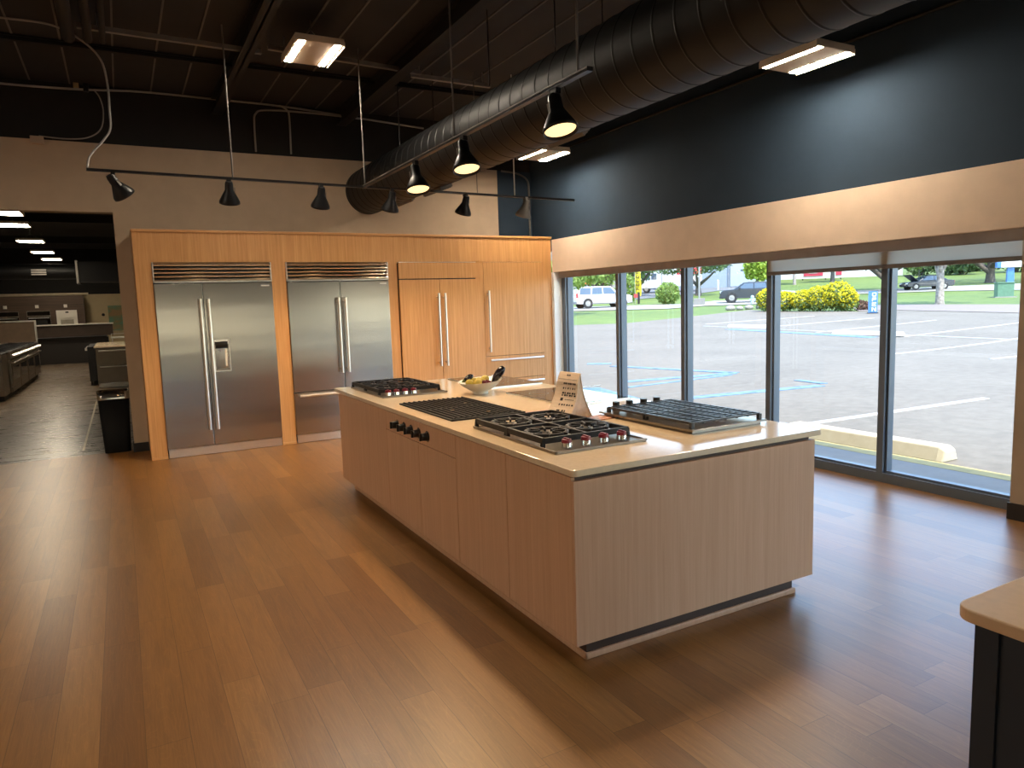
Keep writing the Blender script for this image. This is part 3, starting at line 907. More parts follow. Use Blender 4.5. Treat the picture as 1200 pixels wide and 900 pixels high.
# rail along X in front of the refrigerators
KR = .905
def railpt(x): return (x * KR, (7.36 + (x + .155) * .073) * KR, CAM_Z + (2.86 - CAM_Z) * KR)
RX, RZ = 2.38 * KR, CAM_Z + (2.86 - CAM_Z) * KR
t = thing('track_rail', 'thin black lighting track hung in front of the refrigerator wall', 'lighting track', railpt(2.4))
MB().bar(railpt(-.155), railpt(5.2), .034, .02).build('rail', M['blkmetal'], t)
for x, mt in ((1.06, 'gal'), (2.40, 'gal'), (4.30, 'white')):
    p = railpt(x)
    MB().cyl(p, (p[0], p[1], CEIL - .06), .007, n=8).build('suspension_rod', M['rod' if mt == 'gal' else mt], t)
p = railpt(3.78); MB().cyl(p, (p[0], p[1], CEIL - .1), .004, n=6).build('suspension_rod', M['rod'], t)
GB = 'black track heads on the rail by the refrigerators'
for k, (x, aim) in enumerate(((.045, (.5, .35, -.75)), (1.02, (.02, .40, -.91)), (1.92, (-.02, .40, -.91)), (2.70, (-.05, .40, -.91)), (3.62, (-.08, .40, -.91)))):
    track_head(['leftmost black track head on the rail by the refrigerators, above the doorway edge', 'second black track head from the left, above the wide side-by-side refrigerator', 'black track head in front of the end of the round duct', 'black track head just right of the duct end', 'black track head near the navy wall corner, above the panelled refrigerator'][k], railpt(x), aim, GB, [34, 46, 46, 46, 46][k])
track_head('silver track head by the navy corner at the right end of the rail', railpt(4.46), (-.1, .35, -.93), GB, 40, mat=M['gal'])
# rail along Y beside the duct
t = thing('track_rail', 'long black lighting track running along the round duct over the island', 'lighting track', (RX, 5.4 * KR, RZ))
MB().bar((RX, 3.36 * KR, RZ), (RX, 7.50 * KR, RZ), .036, .022).build('rail', M['blkmetal'], t)
MB().bar((RX - .02, 3.36 * KR, RZ + .006), (RX - .02, 7.50 * KR, RZ + .006), .003, .007).build('rail_edge', M['gal'], t)
for y in (3.48, 5.18):
    MB().cyl((RX, y * KR, RZ), (RX, y * KR, CEIL), .007, n=8).build('suspension_rod', M['rod'], t)
GI = 'lit track heads over the island'
for k, (y, aim) in enumerate(((3.72, (.02, -.28, -1)), (5.02, (.0, -.28, -1)), (6.02, (.0, -.28, -1)))):
    track_head(['largest lit track head, nearest the camera over the island', 'middle lit track head of the three over the island', 'smallest lit track head, over the far end of the island'][k], (RX, y * KR, RZ - .01), aim, GI, 60, 110, 1.12)

# struts, rods and wiring
for (a, b2, lab) in (((-.12, 7.05, 3.94), (1.34, 7.10, 3.94), 'grey channel strut left of the nearest high bay lamp'), ((1.38, 6.98, 3.95), (2.90, 7.08, 3.94), 'grey channel strut behind the nearest high bay lamp'), ((2.83, 7.16, 3.93), (3.75, 7.18, 3.93), 'short grey channel strut ending beside the round duct')):
    m = MB().bar(a, b2, .042, .006); A, Bq = Vector(a), Vector(b2)
    m.bar(A + Vector((0, .018, .018)), Bq + Vector((0, .018, .018)), .005, .036); m.bar(A + Vector((0, -.018, .018)), Bq + Vector((0, -.018, .018)), .005, .036)
    for s in (.1, .9):
        q = A.lerp(Bq, s); m.cyl(q, (q.x, q.y, CEIL), .006, n=6)
    tag(m.build('channel_strut', M['gal']), lab, 'strut', 'ceiling channel struts')
tag(MB().cyl((2.92, 5.6, 3.43), (2.92, 5.6, CEIL), .006, n=6).build('hanging_rod', M['blkmetal']), 'thin dark rod hanging from the ceiling over the round duct', 'rod')
def wire(label, pts, r=.010, mat='cable', smooth=True, name='conduit'):
    P = [Vector(p) for p in pts]
    if smooth and len(P) > 2:
        out = []
        for i in range(len(P) - 1):
            p0, p1, p2, p3 = P[max(i - 1, 0)], P[i], P[i + 1], P[min(i + 2, len(P) - 1)]
            for k in range(6):
                s = k / 6
                out.append(.5 * ((2 * p1) + (p2 - p0) * s + (2 * p0 - 5 * p1 + 4 * p2 - p3) * s * s + (3 * p1 - p0 - 3 * p2 + p3) * s ** 3))
        out.append(P[-1]); P = out
    return tag(MB().tube(P, r, 8).build(name, M[mat]), label, name.split('_')[-1], 'ceiling wiring')
yw = YB - .02
wire('long grey conduit sagging along the top of the black back wall', [(-1.6, yw, 4.02), (-.889, yw, 4.003), (-.2, yw, 4.02), (.41, yw, 4.06), (1.2, yw, 4.06), (1.933, yw, 4.055), (2.886, yw, 4.003), (3.785, yw, 3.953)], .012)
wire('grey conduit bending down the black wall left of the beam', [(2.9, yw - .03, 3.99), (2.3, yw - .03, 4.0), (1.75, yw - .03, 3.985), (1.62, yw - .03, 3.93), (1.597, yw - .03, 3.8), (1.597, yw - .01, 3.49)], .011)
wire('grey conduit dropping straight to the top of the tan wall', [(1.9, yw - .05, 4.05), (1.99, yw - .05, 4.0), (2.009, yw - .05, 3.9), (2.009, yw - .02, 3.49)], .011)
wire('pale cable arching from the ceiling down to the left end of the black rail', [(-1.2, 7.4, 4.05), (-.666, 7.4, 4.055), (-.31, 7.4, 4.05), (-.10, 7.4, 3.956), (.034, 7.4, 3.81), (.068, 7.35, 3.58), (.063, 7.1, 3.32), (.055, 7.0, 3.14), (-.005, 6.9, 3.02), (-.11, 6.75, 2.86), (-.132, 6.67, 2.75)], .009, name='cable')
wire('thin grey cable looping down the black wall to the tan wall top', [(-.05, yw, 4.03), (.0, yw, 3.95), (.02, yw, 3.80), (-.02, yw, 3.62), (-.15, yw, 3.52), (-.35, yw, 3.49), (-.6, yw, 3.50)], .007, name='cable')
wire('grey conduit curving down the navy wall behind the rail end', [(4.95, yw, 3.46), (5.2, yw, 3.44), (5.37, yw, 3.36), (5.40, yw, 3.2), (5.40, yw, 2.75), (5.405, yw, 2.46)], .014, 'rod')
wire('straight dark conduit along the navy window wall below the ceiling', [(5.42, 9.1, 3.63), (5.42, -2, 3.63)], .016, 'duct', False)
for nm, lab, mt, c, s in (('junction_box', 'yellowed junction box fixed to the black wall', plain('yellowed_box', S(150, 128, 88), .6), (-.215, yw, 4.10), (.05, .03, .14)), ('junction_box', 'black junction box beside the yellowed one', M['blkmetal'], (-.125, yw, 4.10), (.05, .04, .2)), ('junction_box', 'tan junction box on top of the tan back wall', M['beige'], (-.62, YB - .02, 3.455), (.12, .04, .075))):
    o = MB().box(c[0] - s[0] / 2, c[0] + s[0] / 2, c[1] - s[1], c[1] + .02, c[2] - s[2] / 2, c[2] + s[2] / 2).build(nm, mt, None, .004)
    tag(o, lab, 'junction box', 'wall junction boxes')

# high bay lamps
def high_bay(label, loc, w, l, group='hanging high bay lamps', led='led', rod=True, panel=False):
    t = thing('high_bay_lamp', label, 'ceiling lamp', loc, 0, group)
    x, y, z = loc
    c = .16
    poly = [(x - w / 2, y - l / 2), (x + w / 2, y - l / 2), (x + w / 2, y + l / 2 - .02), (x + w / 2 - .03, y + l / 2), (x - w / 2 + .03, y + l / 2), (x - w / 2, y + l / 2 - .02)]
    MB().prism(poly, 'z', z, z + .055).build('housing', M['fixt'], t, .006)
    for s in (-1, 1) if not panel else ():
        cx = x + s * (w / 2 - .055)
        MB().box(cx - .025, cx + .025, y - l / 2 + .012, y + l / 2 - .022, z - .003, z + .002).build('led_panel', M[led], t)
    if panel: MB().box(x - w / 2 + .03, x + w / 2 - .03, y - l / 2 + .03, y + l / 2 - .03, z - .003, z + .002).build('led_panel', M[led], t)
    for s in (-1, 1): MB().box(x + s * (w / 2) - .004, x + s * (w / 2) + .004, y - l / 2, y + l / 2 - .02, z - .014, z + .03).build('reflector_lip', M['fixt'], t)
    if rod:
        MB().cyl((x, y, z + .055), (x, y, CEIL - .002), .006, n=8).build('suspension_rod', M['rod'], t)
        m = MB()
        for s in (-1, 1):
            m.cyl((x, y, z + .2), (x + s * w * .3, y, z + .055), .003, n=6)
        m.build('suspension_wire', M['gal'], t)
    return t
high_bay('square-looking high bay lamp hanging left of the round duct', (1.655, 6.5, 3.80), .41, .60)
high_bay('large high bay lamp right of the duct, nearest the camera', (4.86, 3.97, 3.40), .43, .56)
high_bay('small-looking high bay lamp at the far corner between duct and navy wall', (4.79, 7.82, 3.40), .42, .62)
high_bay('added unseen high bay lamp off to the left of the refrigerators', (-3.0, 5.2, 3.80), .41, .60)  # this and the other left lamps are added to light the island side
high_bay('added high bay lamp behind the camera, brightening the near counter', (2.2, -1.3, 3.80), .41, .60)  # added out of view to light the near counter
high_bay('added unseen high bay lamp to the left of the camera', (-4.4, 1.6, 3.80), .41, .60)
high_bay('added unseen high bay lamp on the far left, lighting the island side', (-4.6, 4.0, 3.80), .41, .60)
# ------------------------------------------------------------------ showroom seen through the doorway
struct(B('wall_far', plain('tan_far_wall', S(186, 168, 130), .7, var=.02), XL, 3.0, 31.6, 31.8, 0, 2.38))
struct(B('wall_far_upper', M['blackwall'], XL, 3.0, 31.62, 31.8, 2.38, CEIL))
struct(B('wall_showroom_right', M['beige'], 3.0, 3.15, YB + .16, 32, 0, CEIL))
struct(B('trim_3', plain('pale_ledge', S(190, 176, 146), .6), XL, -1.0, 31.45, 31.6, 2.36, 2.44), 'pale ledge along the far wall')
# trash bin
t = thing('trash_bin', 'tall black trash bin with a steel rim standing in the doorway', 'trash bin', (-.15, 9.46, 0))
m = MB()
def rr_loft(levels):
    vs = []; n = None
    for (hx, hy, z) in levels:
        p = rounded(-.15 - hx, -.15 + hx, 9.46 - hy, 9.46 + hy, .05, 4); n = len(p)
        vs += [(x, y, z) for x, y in p]
    fs = [(i * n + k, i * n + (k + 1) % n, (i + 1) * n + (k + 1) % n, (i + 1) * n + k) for i in range(len(levels) - 1) for k in range(n)]
    return vs, fs, n
vs, fs, n = rr_loft([(.135, .12, .0), (.160, .145, .63), (.150, .135, .63), (.125, .11, .02)])
m.add(vs, fs, True); m.add(vs[:n], [tuple(range(n))[::-1]])
m.build('bin_body', plain('black_plastic', S(11, 11, 11), .6, spec=.2), t)
vs, fs, n = rr_loft([(.163, .148, .625), (.166, .151, .715), (.150, .135, .715), (.148, .133, .625)])
MB().add(vs, fs, True).build('steel_rim', M['steelp'], t)
tag(B('floor_tape', plain('pale_tape', S(206, 196, 172), .5), -.53, -.505, 9.78, 15.2, -.001, .001), 'pale strip taped along the grey showroom floor', 'floor tape')

stove = plain('dark_stainless', S(120, 108, 94), .3, .9, var=.03)
def range_cooker(label, loc, rotz, w=1.2, top=True):
    """front along local -y, w wide in x, depth .7 back to +y"""
    t = thing('range_cooker', label, 'range cooker', loc, rotz, 'ranges in the showroom row', local=True)
    MB().box(-w / 2, w / 2, .03, .70, .1, .88).build('body', stove, t)
    MB().box(-w / 2 + .03, w / 2 - .03, .08, .68, 0, .1).build('plinth', M['dark'], t)
    d = MB().box(-w / 2 + .01, w / 2 - .01, 0, .03, .22, .74).build('oven_door', stove, t, .004)
    MB().box(-w / 2 + .14, w / 2 - .14, -.003, .0, .33, .60).build('oven_window', M['blackglass'], d)
    m = MB(); m.cyl((-w / 2 + .06, -.05, .69), (w / 2 - .06, -.05, .69), .014, n=10)
    for s in (-1, 1): m.cyl((s * (w / 2 - .1), -.05, .69), (s * (w / 2 - .1), 0, .69), .01, n=8)
    m.build('handle', M['handle'], d)
    MB().box(-w / 2 + .01, w / 2 - .01, .005, .03, .11, .21).build('lower_drawer', stove, t, .003)
    MB().prism([(-.03, .77), (.03, .75), (.05, .89), (.0, .905)], 'x', -w / 2, w / 2).build('control_panel', stove, t)
    for k in range(6):
        kx = -w / 2 + w * (k + .7) / 6.4
        MB().cyl((kx, -.02, .83), (kx, -.07, .823), .028, .024, 14).build('knob', M['handle'], t)
    m = MB()
    for q in range(3):
        xa = -w / 2 + .03 + q * (w - .06) / 3; xb = xa + (w - .06) / 3 - .01
        for k in range(4):
            x = xa + (xb - xa) * k / 3; m.bar((x, .08, .925), (x, .66, .925), .014)
        for k in range(3):
            y = .08 + .58 * k / 2; m.bar((xa, y, .925), (xb, y, .925), .014)
    m.box(-w / 2, w / 2, .03, .70, .88, .905)
    m.build('cooktop', M['iron'], t)
    return t
r0 = range_cooker('stainless range in the showroom doorway facing the camera, cut by the photo edge', (-2.66, 16.5, 0), 0, 1.22)
ra = range_cooker('first range of the showroom row turned sideways, nearest the camera', (-2.0, 17.95, 0), PI / 2, 1.35)
rb = again(ra, (-2.0, 19.36, 0), None, 'second range of the showroom row turned sideways')
rc = again(ra, (-2.0, 20.80, 0), None, 'third range of the showroom row, with a steel rail behind')
rd = again(ra, (-2.0, 22.22, 0), None, 'last range of the showroom row, farthest from the doorway')
# upright panel behind the row
t = thing('backsplash_panel', 'brown upright backsplash panel with steel top rail behind the showroom ranges', 'panel', (-2.9, 24.0, 0))
MB().box(-3.4, -2.12, 24.0, 24.06, .9, 1.46).build('board', plain('brown_laminate', S(96, 78, 60), .5), t)
MB().box(-3.4, -2.10, 23.98, 24.08, 1.46, 1.50).build('top_rail', M['handle'], t)
MB().box(-3.4, -2.10, 23.90, 24.08, .86, .9).build('shelf', M['handle'], t)
MB().box(-2.14, -2.10, 23.98, 24.08, 0, 1.46).build('post', M['handle'], t)
MB().box(-3.4, -2.14, 23.99, 24.08, 0, .86).build('base', M['dark'], t)
# undercounter drawers on the right of the doorway
t = thing('drawer_unit', 'stainless two drawer unit under a cream top beside the trash bin', 'drawer unit', (-.16, 18.9, 0))
MB().box(-.535, .42, 17.73, 20.1, .06, .87).build('case', stove, t)
MB().box(-.56, .44, 17.66, 20.14, .885, .92).build('counter', M['quartz'], t, .004)
for z0, z1 in ((.515, .85), (.14, .505)):
    d = MB().box(-.53, .41, 17.70, 17.73, z0, z1).build('drawer', stove, t, .003)
    MB().cyl((-.48, 17.65, z1 - .03), (.36, 17.65, z1 - .03), .014, n=8).box(-.46, -.44, 17.65, 17.70, z1 - .04, z1 - .02).box(.32, .34, 17.65, 17.70, z1 - .04, z1 - .02).build('handle', M['handle'], d)
MB().box(-.52, .40, 17.71, 17.74, .02, .12).build('kick_plate', M['steel'], t)
t = thing('range_cooker', 'dark range with steel knobs behind the cream topped drawer unit', 'range cooker', (-.62, 19.6, 0))
MB().box(-.72, -.575, 18.7, 20.6, .1, .88).build('body', M['dark'], t)
for k in range(5):
    MB().cyl((-.72, 18.85 + k * .3, .82), (-.77, 18.85 + k * .3, .82), .03, n=12).build('knob', M['handle'], t)
m = MB()
for y in (18.75, 20.5): m.box(-.71, -.67, y, y + .05, 0, .1)
m.build('foot', M['dark'], t)
# far bar counter
t = thing('bar_counter', 'long dark bar counter with a pale raised ledge at the far end of the showroom', 'counter', (-1.5, 28.3, 0))
MB().box(-4.6, -.42, 28.05, 28.9, 0, .84).build('base', plain('dark_counter', S(34, 29, 26), .6), t)
MB().box(-4.6, -.46, 27.9, 28.9, .84, .88).build('work_top', plain('black_worktop', S(26, 24, 24), .3), t)
MB().box(-4.6, -.27, 28.6, 28.9, .88, 1.27).build('raised_front', plain('walnut_laminate', S(70, 54, 42), .5), t)
MB().box(-4.6, -.24, 28.5, 28.95, 1.27, 1.31).build('ledge', M['white'], t, .004)
# tall oven wall behind it
t = thing('oven_cabinet', 'dark brown tall cabinet wall holding built-in ovens beyond the bar counter', 'cabinet', (-3.0, 31.2, 0))
lam = veneer('dark_walnut', S(66, 50, 38), S(78, 60, 46), S(92, 72, 56), .5, 'x')
MB().box(-5.6, -1.15, 30.95, 31.44, 0, 2.33).build('carcass', lam, t)
m = MB().box(-5.6, -1.15, 30.945, 30.952, 1.995, 2.005)
m.build('reveal_strip', M['dark'], t)
for k, (xa, xb, label, mt) in enumerate(((-2.05, -1.40, 'white wall oven with a dark display in the far oven cabinet', 'white'), (-2.95, -2.22, 'black wall oven framed in steel next to the white oven', 'blackglass'), (-3.9, -3.18, 'black wall oven at the left end of the far oven cabinet', 'blackglass'))):
    zt = 1.80
    o = thing('wall_oven', label, 'oven', ((xa + xb) / 2, 30.9, 1.19), 0, 'built-in wall ovens')
    MB().box(xa, xb, 30.90, 30.95, 1.14, zt).build('body', M[mt] if k == 0 else M['steel'], o)
    MB().box(xa + .02, xb - .02, 30.89, 30.90, 1.63, zt - .02).build('control_panel', M[mt], o)
    d = MB().box(xa + .02, xb - .02, 30.88, 30.90, 1.16, 1.59).build('oven_door', M[mt], o)
    MB().box(xa + .12, xb - .12, 30.875, 30.88, 1.22, 1.46).build('oven_window', plain('oven_window_grey', S(150, 142, 126), .3) if k == 0 else M['dark'], d)
    MB().box(xa + .05, xb - .05, 30.84, 30.86, 1.53, 1.56).box(xa + .06, xa + .08, 30.84, 30.88, 1.53, 1.56).box(xb - .08, xb - .06, 30.84, 30.88, 1.53, 1.56).build('handle', M['white'] if k == 0 else M['handle'], d)
    if k == 0: MB().box(-1.76, -1.66, 30.885, 30.89, 1.70, 1.75).build('display', M['dark'], o)
for k, x in enumerate((-3.57, -2.62, -1.74)):
    tag(B('notice_card', M['white'], x - .055, x + .055, 30.935, 30.949, 1.90, 2.01), ['white card above the left black wall oven', 'white card above the middle wall oven', 'white card above the white wall oven'][k], 'card', 'white cards on the oven cabinet')
art, t_, b_ = nt('abstract_art')
nz = noise(t_, coords(t_, (1, 1, 1.4)), 1.6, 2)
t_.links.new(ramp(t_, nz, [(.42, S(150, 122, 82)), (.5, S(120, 128, 92)), (.56, S(96, 140, 116)), (.64, S(156, 130, 90))]), b_.inputs['Base Color'])
t = thing('wall_art', 'brown and green abstract canvas on the far tan wall', 'picture', (-.1, 31.58, 1.0))
MB().box(-.40, .35, 31.55, 31.60, .98, 1.93).build('canvas', art, t)
tag(MB().cyl((-.57, 31.6, 1.59), (-.57, 31.56, 1.59), .055, n=20).build('wall_speaker', M['dark']), 'small round black disc on the far tan wall beside the canvas', 'wall disc')
t = thing('side_table', 'low pale table with a steel rail in front of the far canvas', 'table', (-.15, 27.5, 0))
MB().box(-.34, .3, 27.2, 27.8, .80, .84).build('table_top', M['white'], t)
for q in ((-.32, 27.22), (.27, 27.22), (-.32, 27.77), (.27, 27.77)):
    MB().box(q[0], q[0] + .03, q[1], q[1] + .03, 0, .80).build('leg', M['handle'], t)
MB().bar((-.32, 27.25, .95), (.28, 27.25, .95), .015).bar((-.32, 27.25, .84), (-.32, 27.25, .95), .015).bar((.28, 27.25, .84), (.28, 27.25, .95), .015).build('rail', M['white'], t)
# showroom lamps, ducts and beams
for k, (x, y) in enumerate(((-1.72, 16.15), (-1.80, 18.2), (-1.84, 22.0), (-1.88, 25.7), (-1.87, 28.8))):
    high_bay(['showroom lamp nearest the doorway, cut by the photo edge', 'second showroom lamp, below and right of the nearest one', 'third showroom lamp, on a visible hanging rod', 'fourth showroom lamp, above the last one', 'last and lowest showroom lamp, farthest away'][k], (x, y, 3.5), .58, .66, 'showroom ceiling lamps', 'ledfar', True, True)
high_bay('added showroom lamp hidden behind the tan wall, brightening the cream topped drawers', (1.35, 18.6, 3.5), .58, .66, 'showroom ceiling lamps', 'ledfar', True, True)  # hidden lamp put in to brighten the drawer unit
for y in (12.5, 19.5, 25.0):
    ibeam('ceiling_beam', XL, 3.0, y, y, 3.72, .2, .14)
t = thing('air_duct', 'black rectangular duct box hanging at the far end of the showroom', 'air duct', (-.2, 26, 3))
MB().box(-1.05, 1.2, 26, 26.8, 2.62, 3.25).build('duct_body', M['duct'], t)
MB().box(-1.10, -1.04, 25.98, 26.82, 2.58, 3.29).build('flange', M['gal'], t)
t = thing('air_duct', 'black round duct crossing the far end of the showroom with a pale register', 'air duct', (-3, 27, 3))
MB().cyl((XL + .05, 27.4, 3.02), (-1.05, 27.4, 3.02), .25, n=24).build('spiral_pipe', M['duct'], t)
m = MB()
for k in range(3): m.box(-2.35, -1.95, 27.10, 27.16, 2.9 + k * .07, 2.94 + k * .07)
m.build('air_register', M['gal'], t)
# ------------------------------------------------------------------ outdoors
EV = (.766, .643); SV = (.643, -.766)
VB = [25, 75, 95, 300]; ZB = [-.15, 1.10, 1.90, 15.25]
def tz(v):
    if v <= VB[0]: return ZB[0]
    for i in range(3):
        if v <= VB[i + 1]:
            return ZB[i] + (ZB[i + 1] - ZB[i]) * (v - VB[i]) / (VB[i + 1] - VB[i])
    return ZB[-1]
def W(u, v, dz=0): return (u * SV[0] + v * EV[0], u * SV[1] + v * EV[1], tz(v) + dz)
def interp(P, u):
    if u <= P[0][0]: return P[0][1]
    for (a, b2), (c, d) in zip(P, P[1:]):
        if u <= c: return b2 + (d - b2) * (u - a) / (c - a)
    return P[-1][1]
def strip(name, m, lo, hi, off, u0, u1, nu=70, label=None):
    us = [u0 + (u1 - u0) * i / nu for i in range(nu + 1)]
    us = sorted(set(us + [p[0] for P in (lo, hi) if isinstance(P, list) for p in P if u0 < p[0] < u1]))
    f = lambda P, u: P(u) if callable(P) else interp(P, u)
    cuts = [25, 40, 50, 60, 70, 75, 80, 85, 90, 95, 110, 130]
    mb = MB(); grid = []
    nv = 16
    for u in us:
        a, b2 = f(lo, u), f(hi, u)
        row = []
        for k in range(nv + 1):
            v = a + (b2 - a) * k / nv
            # snap to terrain breaks so that drapes never sink
            row.append(W(u, v, off))
        grid.append(row)
    vs = [p for r in grid for p in r]
    fs = [(i * (nv + 1) + k, (i + 1) * (nv + 1) + k, (i + 1) * (nv + 1) + k + 1, i * (nv + 1) + k + 1) for i in range(len(us) - 1) for k in range(nv)]
    o = mb.add(vs, fs).build(name, m)
    return struct(o, label)
# materials
def ground(name, c0, c1, c2, scale, rough=.9):
    m, t, b = nt(name)
    g = noise(t, coords(t, kind='Object'), scale, 6, .65)
    g2 = noise(t, coords(t), scale * .06, 3)
    c = mix(t, .4, ramp(t, g, [(.3, c0), (.5, c1), (.7, c2)]), ramp(t, g2, [(.3, c0), (.7, c2)]))
    t.links.new(c, b.inputs['Base Color']); b.inputs['Roughness'].default_value = rough
    return m
asph = ground('faded_asphalt', (.096, .080, .060, 1), (.136, .116, .088, 1), (.178, .154, .120, 1), 5)
grass_m = ground('lawn_grass', (.044, .078, .007, 1), (.078, .122, .012, 1), (.128, .172, .027, 1), 1.1)
road_m = ground('pale_concrete_road', (.20, .19, .17, 1), (.23, .215, .195, 1), (.25, .24, .215, 1), 3)
pink_m = ground('pinkish_driveway', (.15, .12, .11, 1), (.17, .14, .125, 1), (.19, .155, .14, 1), 3)
walk_m = ground('sidewalk_concrete', (.19, .175, .155, 1), (.22, .205, .18, 1), (.25, .23, .205, 1), 5)
white_p = plain('white_road_paint', (.36, .36, .35, 1), .8, var=.06, vscale=9)
blue_p = plain('worn_blue_paint_and_reflection', (.10, .17, .25, 1), .8, var=.2, vscale=5)  # lot paint, also colours the patch imitating reflected sky
yellow_p = plain('yellow_curb_paint', (.38, .29, .10, 1), .8, var=.08, vscale=8)
# base lawn (terrain), lot, roads
def quadgrid(name, m, us, vs_, off, label):
    mb = MB()
    P = [W(u, v, off) for u in us for v in vs_]
    n = len(vs_)
    mb.add(P, [(i * n + k, (i + 1) * n + k, (i + 1) * n + k + 1, i * n + k + 1) for i in range(len(us) - 1) for k in range(n - 1)])
    return struct(mb.build(name, m), label)
quadgrid('lawn', grass_m, [-120, -60, -30, 0, 30, 60, 120], [36, 45, 60, 75, 95, 130, 200, 300], -.03, 'sunlit grass slope beyond the parking lot')
far = [(-60, 36), (-20, 37.5), (-11.4, 38.5), (-8.65, 39.2), (-6.06, 44.1), (-2.55, 52.2), (-1.06, 49.2), (3.72, 46.7), (5.6, 47.2), (10.6, 41.5), (30, 30), (40, 25)]
strip('parking_lot', asph, lambda u: (6.60 - .643 * u) / .766, far, -.0, -45, 40, label='pale sunlit asphalt parking lot outside the windows')
strip('driveway', pink_m, [(3.7, 46.7), (5.6, 47.2), (10.6, 41.5), (30, 30)], [(3.7, 54), (6.4, 54.7), (12.9, 50.3), (30, 42)], .02, 3.8, 30, 30, 'pinkish driveway past the parking lot')
strip('access_road', road_m, [(-40, 57.5), (-9, 57), (-6.5, 61), (0, 62), (3.5, 60)], [(-40, 66), (-9, 66.5), (-6.9, 73), (0, 72.5), (3.5, 66)], .02, -40, 3.5, 40, 'pale road where two SUVs stand')
strip('street', road_m, [(-1, 92), (2, 84), (6, 79.5), (14, 80.3), (20, 77.5), (40, 70)], [(-1, 96), (2, 91), (6.5, 87.5), (15, 92), (24, 93.5), (40, 88)], .02, -1, 40, 40, 'bright street past the far lawn')
strip('loading_yard', ground('grey_yard', (.10, .11, .12, 1), (.12, .125, .135, 1), (.14, .145, .15, 1), 3), [(-60, 76), (-25, 78), (-17, 82), (-13, 90), (-9, 99), (-4, 104)], [(-60, 112), (-4, 112)], .02, -60, -4, 40, 'grey loading yard of the garage')
struct(B('sidewalk', walk_m, 5.62, 6.40, -26, 40, -.3, -.02), 'shaded concrete sidewalk against the windows')
struct(B('curb', yellow_p, 6.40, 6.60, -26, 40, -.3, -.018), 'yellow painted curb edge')
struct(B('sidewalk_front', walk_m, XL - 20, 5.62, -26, YF - .15, -.3, -.02), 'paved ground outside the front wall')
# pale strip where lot meets driveway, and painted stall lines
def line(p, q, w, m, name, label, group, z=-.15):
    P, Q = Vector((*p, 0)), Vector((*q, 0)); d = (Q - P).normalized(); s = Vector((-d.y, d.x, 0)) * w / 2
    def hz(a): return tz(a.x * EV[0] + a.y * EV[1]) + .012
    n = max(1, int((Q - P).length / 2)); mb = MB()
    for k in range(n):
        a = P.lerp(Q, k / n); b2 = P.lerp(Q, (k + 1) / n)
        c = [a - s, a + s, b2 + s, b2 - s]
        top = [(x.x, x.y, hz(x)) for x in c]; bot = [(x.x, x.y, hz(x) - .02) for x in c]
        mb.add(top + bot, [(3, 2, 1, 0), (0, 1, 5, 4), (1, 2, 6, 5), (2, 3, 7, 6), (3, 0, 4, 7)])
    o = mb.build(name, m)
    return tag(o, label, 'road marking', group)
GL = 'white stall lines on the parking lot'
for (p, q, lab) in (((7.3, 6.36), (11.84, 6.16), 'white stall line ending just past the near wheel stop'), ((6.70, 3.30), (11.3, 3.10), 'white stall line at the right edge of the windows'),
                    ((18.4, 12.0), (25.7, 12.3), 'white stall line meeting the right hand far stalls'), ((18.4, 9.5), (25.5, 9.2), 'short white stall line at the far right'), ((24.2, 15.4), (32.7, 15.6), 'white stall line behind the second wheel stop'),
                    ((24.3, 19.1), (32.5, 19.2), 'white stall line between the two far wheel stops'), ((25.0, 22.9), (33, 22.6), 'white stall line behind the wheel stop near the dark car'), ((24.9, 10.5), (24.9, 26), 'long white cross line at the heads of the far stalls'), ((26, 27), (33.5, 26.5), 'white stall line near the grass edge')):
    line(p, q, .11, white_p, 'stall_line', lab, GL)
GB2 = 'worn blue accessible parking paint'
for (p, q, w, lab) in (((7.2, 9.75), (7.6, 11.6), 1.2, 'broad pale blue patch painting in the sky reflected by the glass cooktop'), ((8.45, 9.2), (11.4, 8.85), .24, 'blue line across the lot behind the right cooktop'), ((9.1, 11.9), (11.9, 11.5), .26, 'blue line of the painted symbol, middle'), ((11.1, 14.9), (12.0, 11.5), .26, 'blue line slanting across the painted symbol'), ((8.6, 11.1), (11.6, 11.3), .12, 'faint blue line just below the painted symbol'), ((11.8, 9.7), (11.7, 9.0), .18, 'short blue dash near the mullion'), ((11.0, 15.9), (11.5, 15.5), .35, 'small blue painted spot near the grass side'), ((24, 23.5), (23.4, 16), .5, 'faint wide blue band in the far stalls')):  # first patch is a sky reflection painted onto the lot
    line(p, q, w, blue_p, 'blue_marking', lab, GB2)
conc = ground('pale_wheel_stop', (.34, .30, .20, 1), (.40, .35, .24, 1), (.44, .39, .28, 1), 8)
conc2 = ground('white_wheel_stop', (.42, .42, .41, 1), (.46, .46, .45, 1), (.5, .5, .48, 1), 8)
def wheel_stop(label, x, y0, y1, m, z=-.15):
    pr = [(x, z), (x + .30, z), (x + .25, z + .15), (x + .05, z + .15)]
    mb = MB(); n = 4
    ends = [(y0, .0), (y0 + .06, 1), (y1 - .06, 1), (y1, 0)]
    vs = []
    for (yy, s) in ends:
        for (px_, pz) in pr:
            vs.append((px_ if s else x + .15 + (px_ - x - .15) * .9, yy, pz if s else z + (pz - z) * .75))
    mb.add(vs, [(i * n + k, i * n + (k + 1) % n, (i + 1) * n + (k + 1) % n, (i + 1) * n + k) for i in range(3) for k in range(n)] + [(3, 2, 1, 0), (12, 13, 14, 15)])
    return tag(mb.build('wheel_stop', m, None, .012), label, 'wheel stop', 'parking wheel stops')
wheel_stop('cream concrete wheel stop just outside the windows', 7.11, 4.09, 6.05, conc)
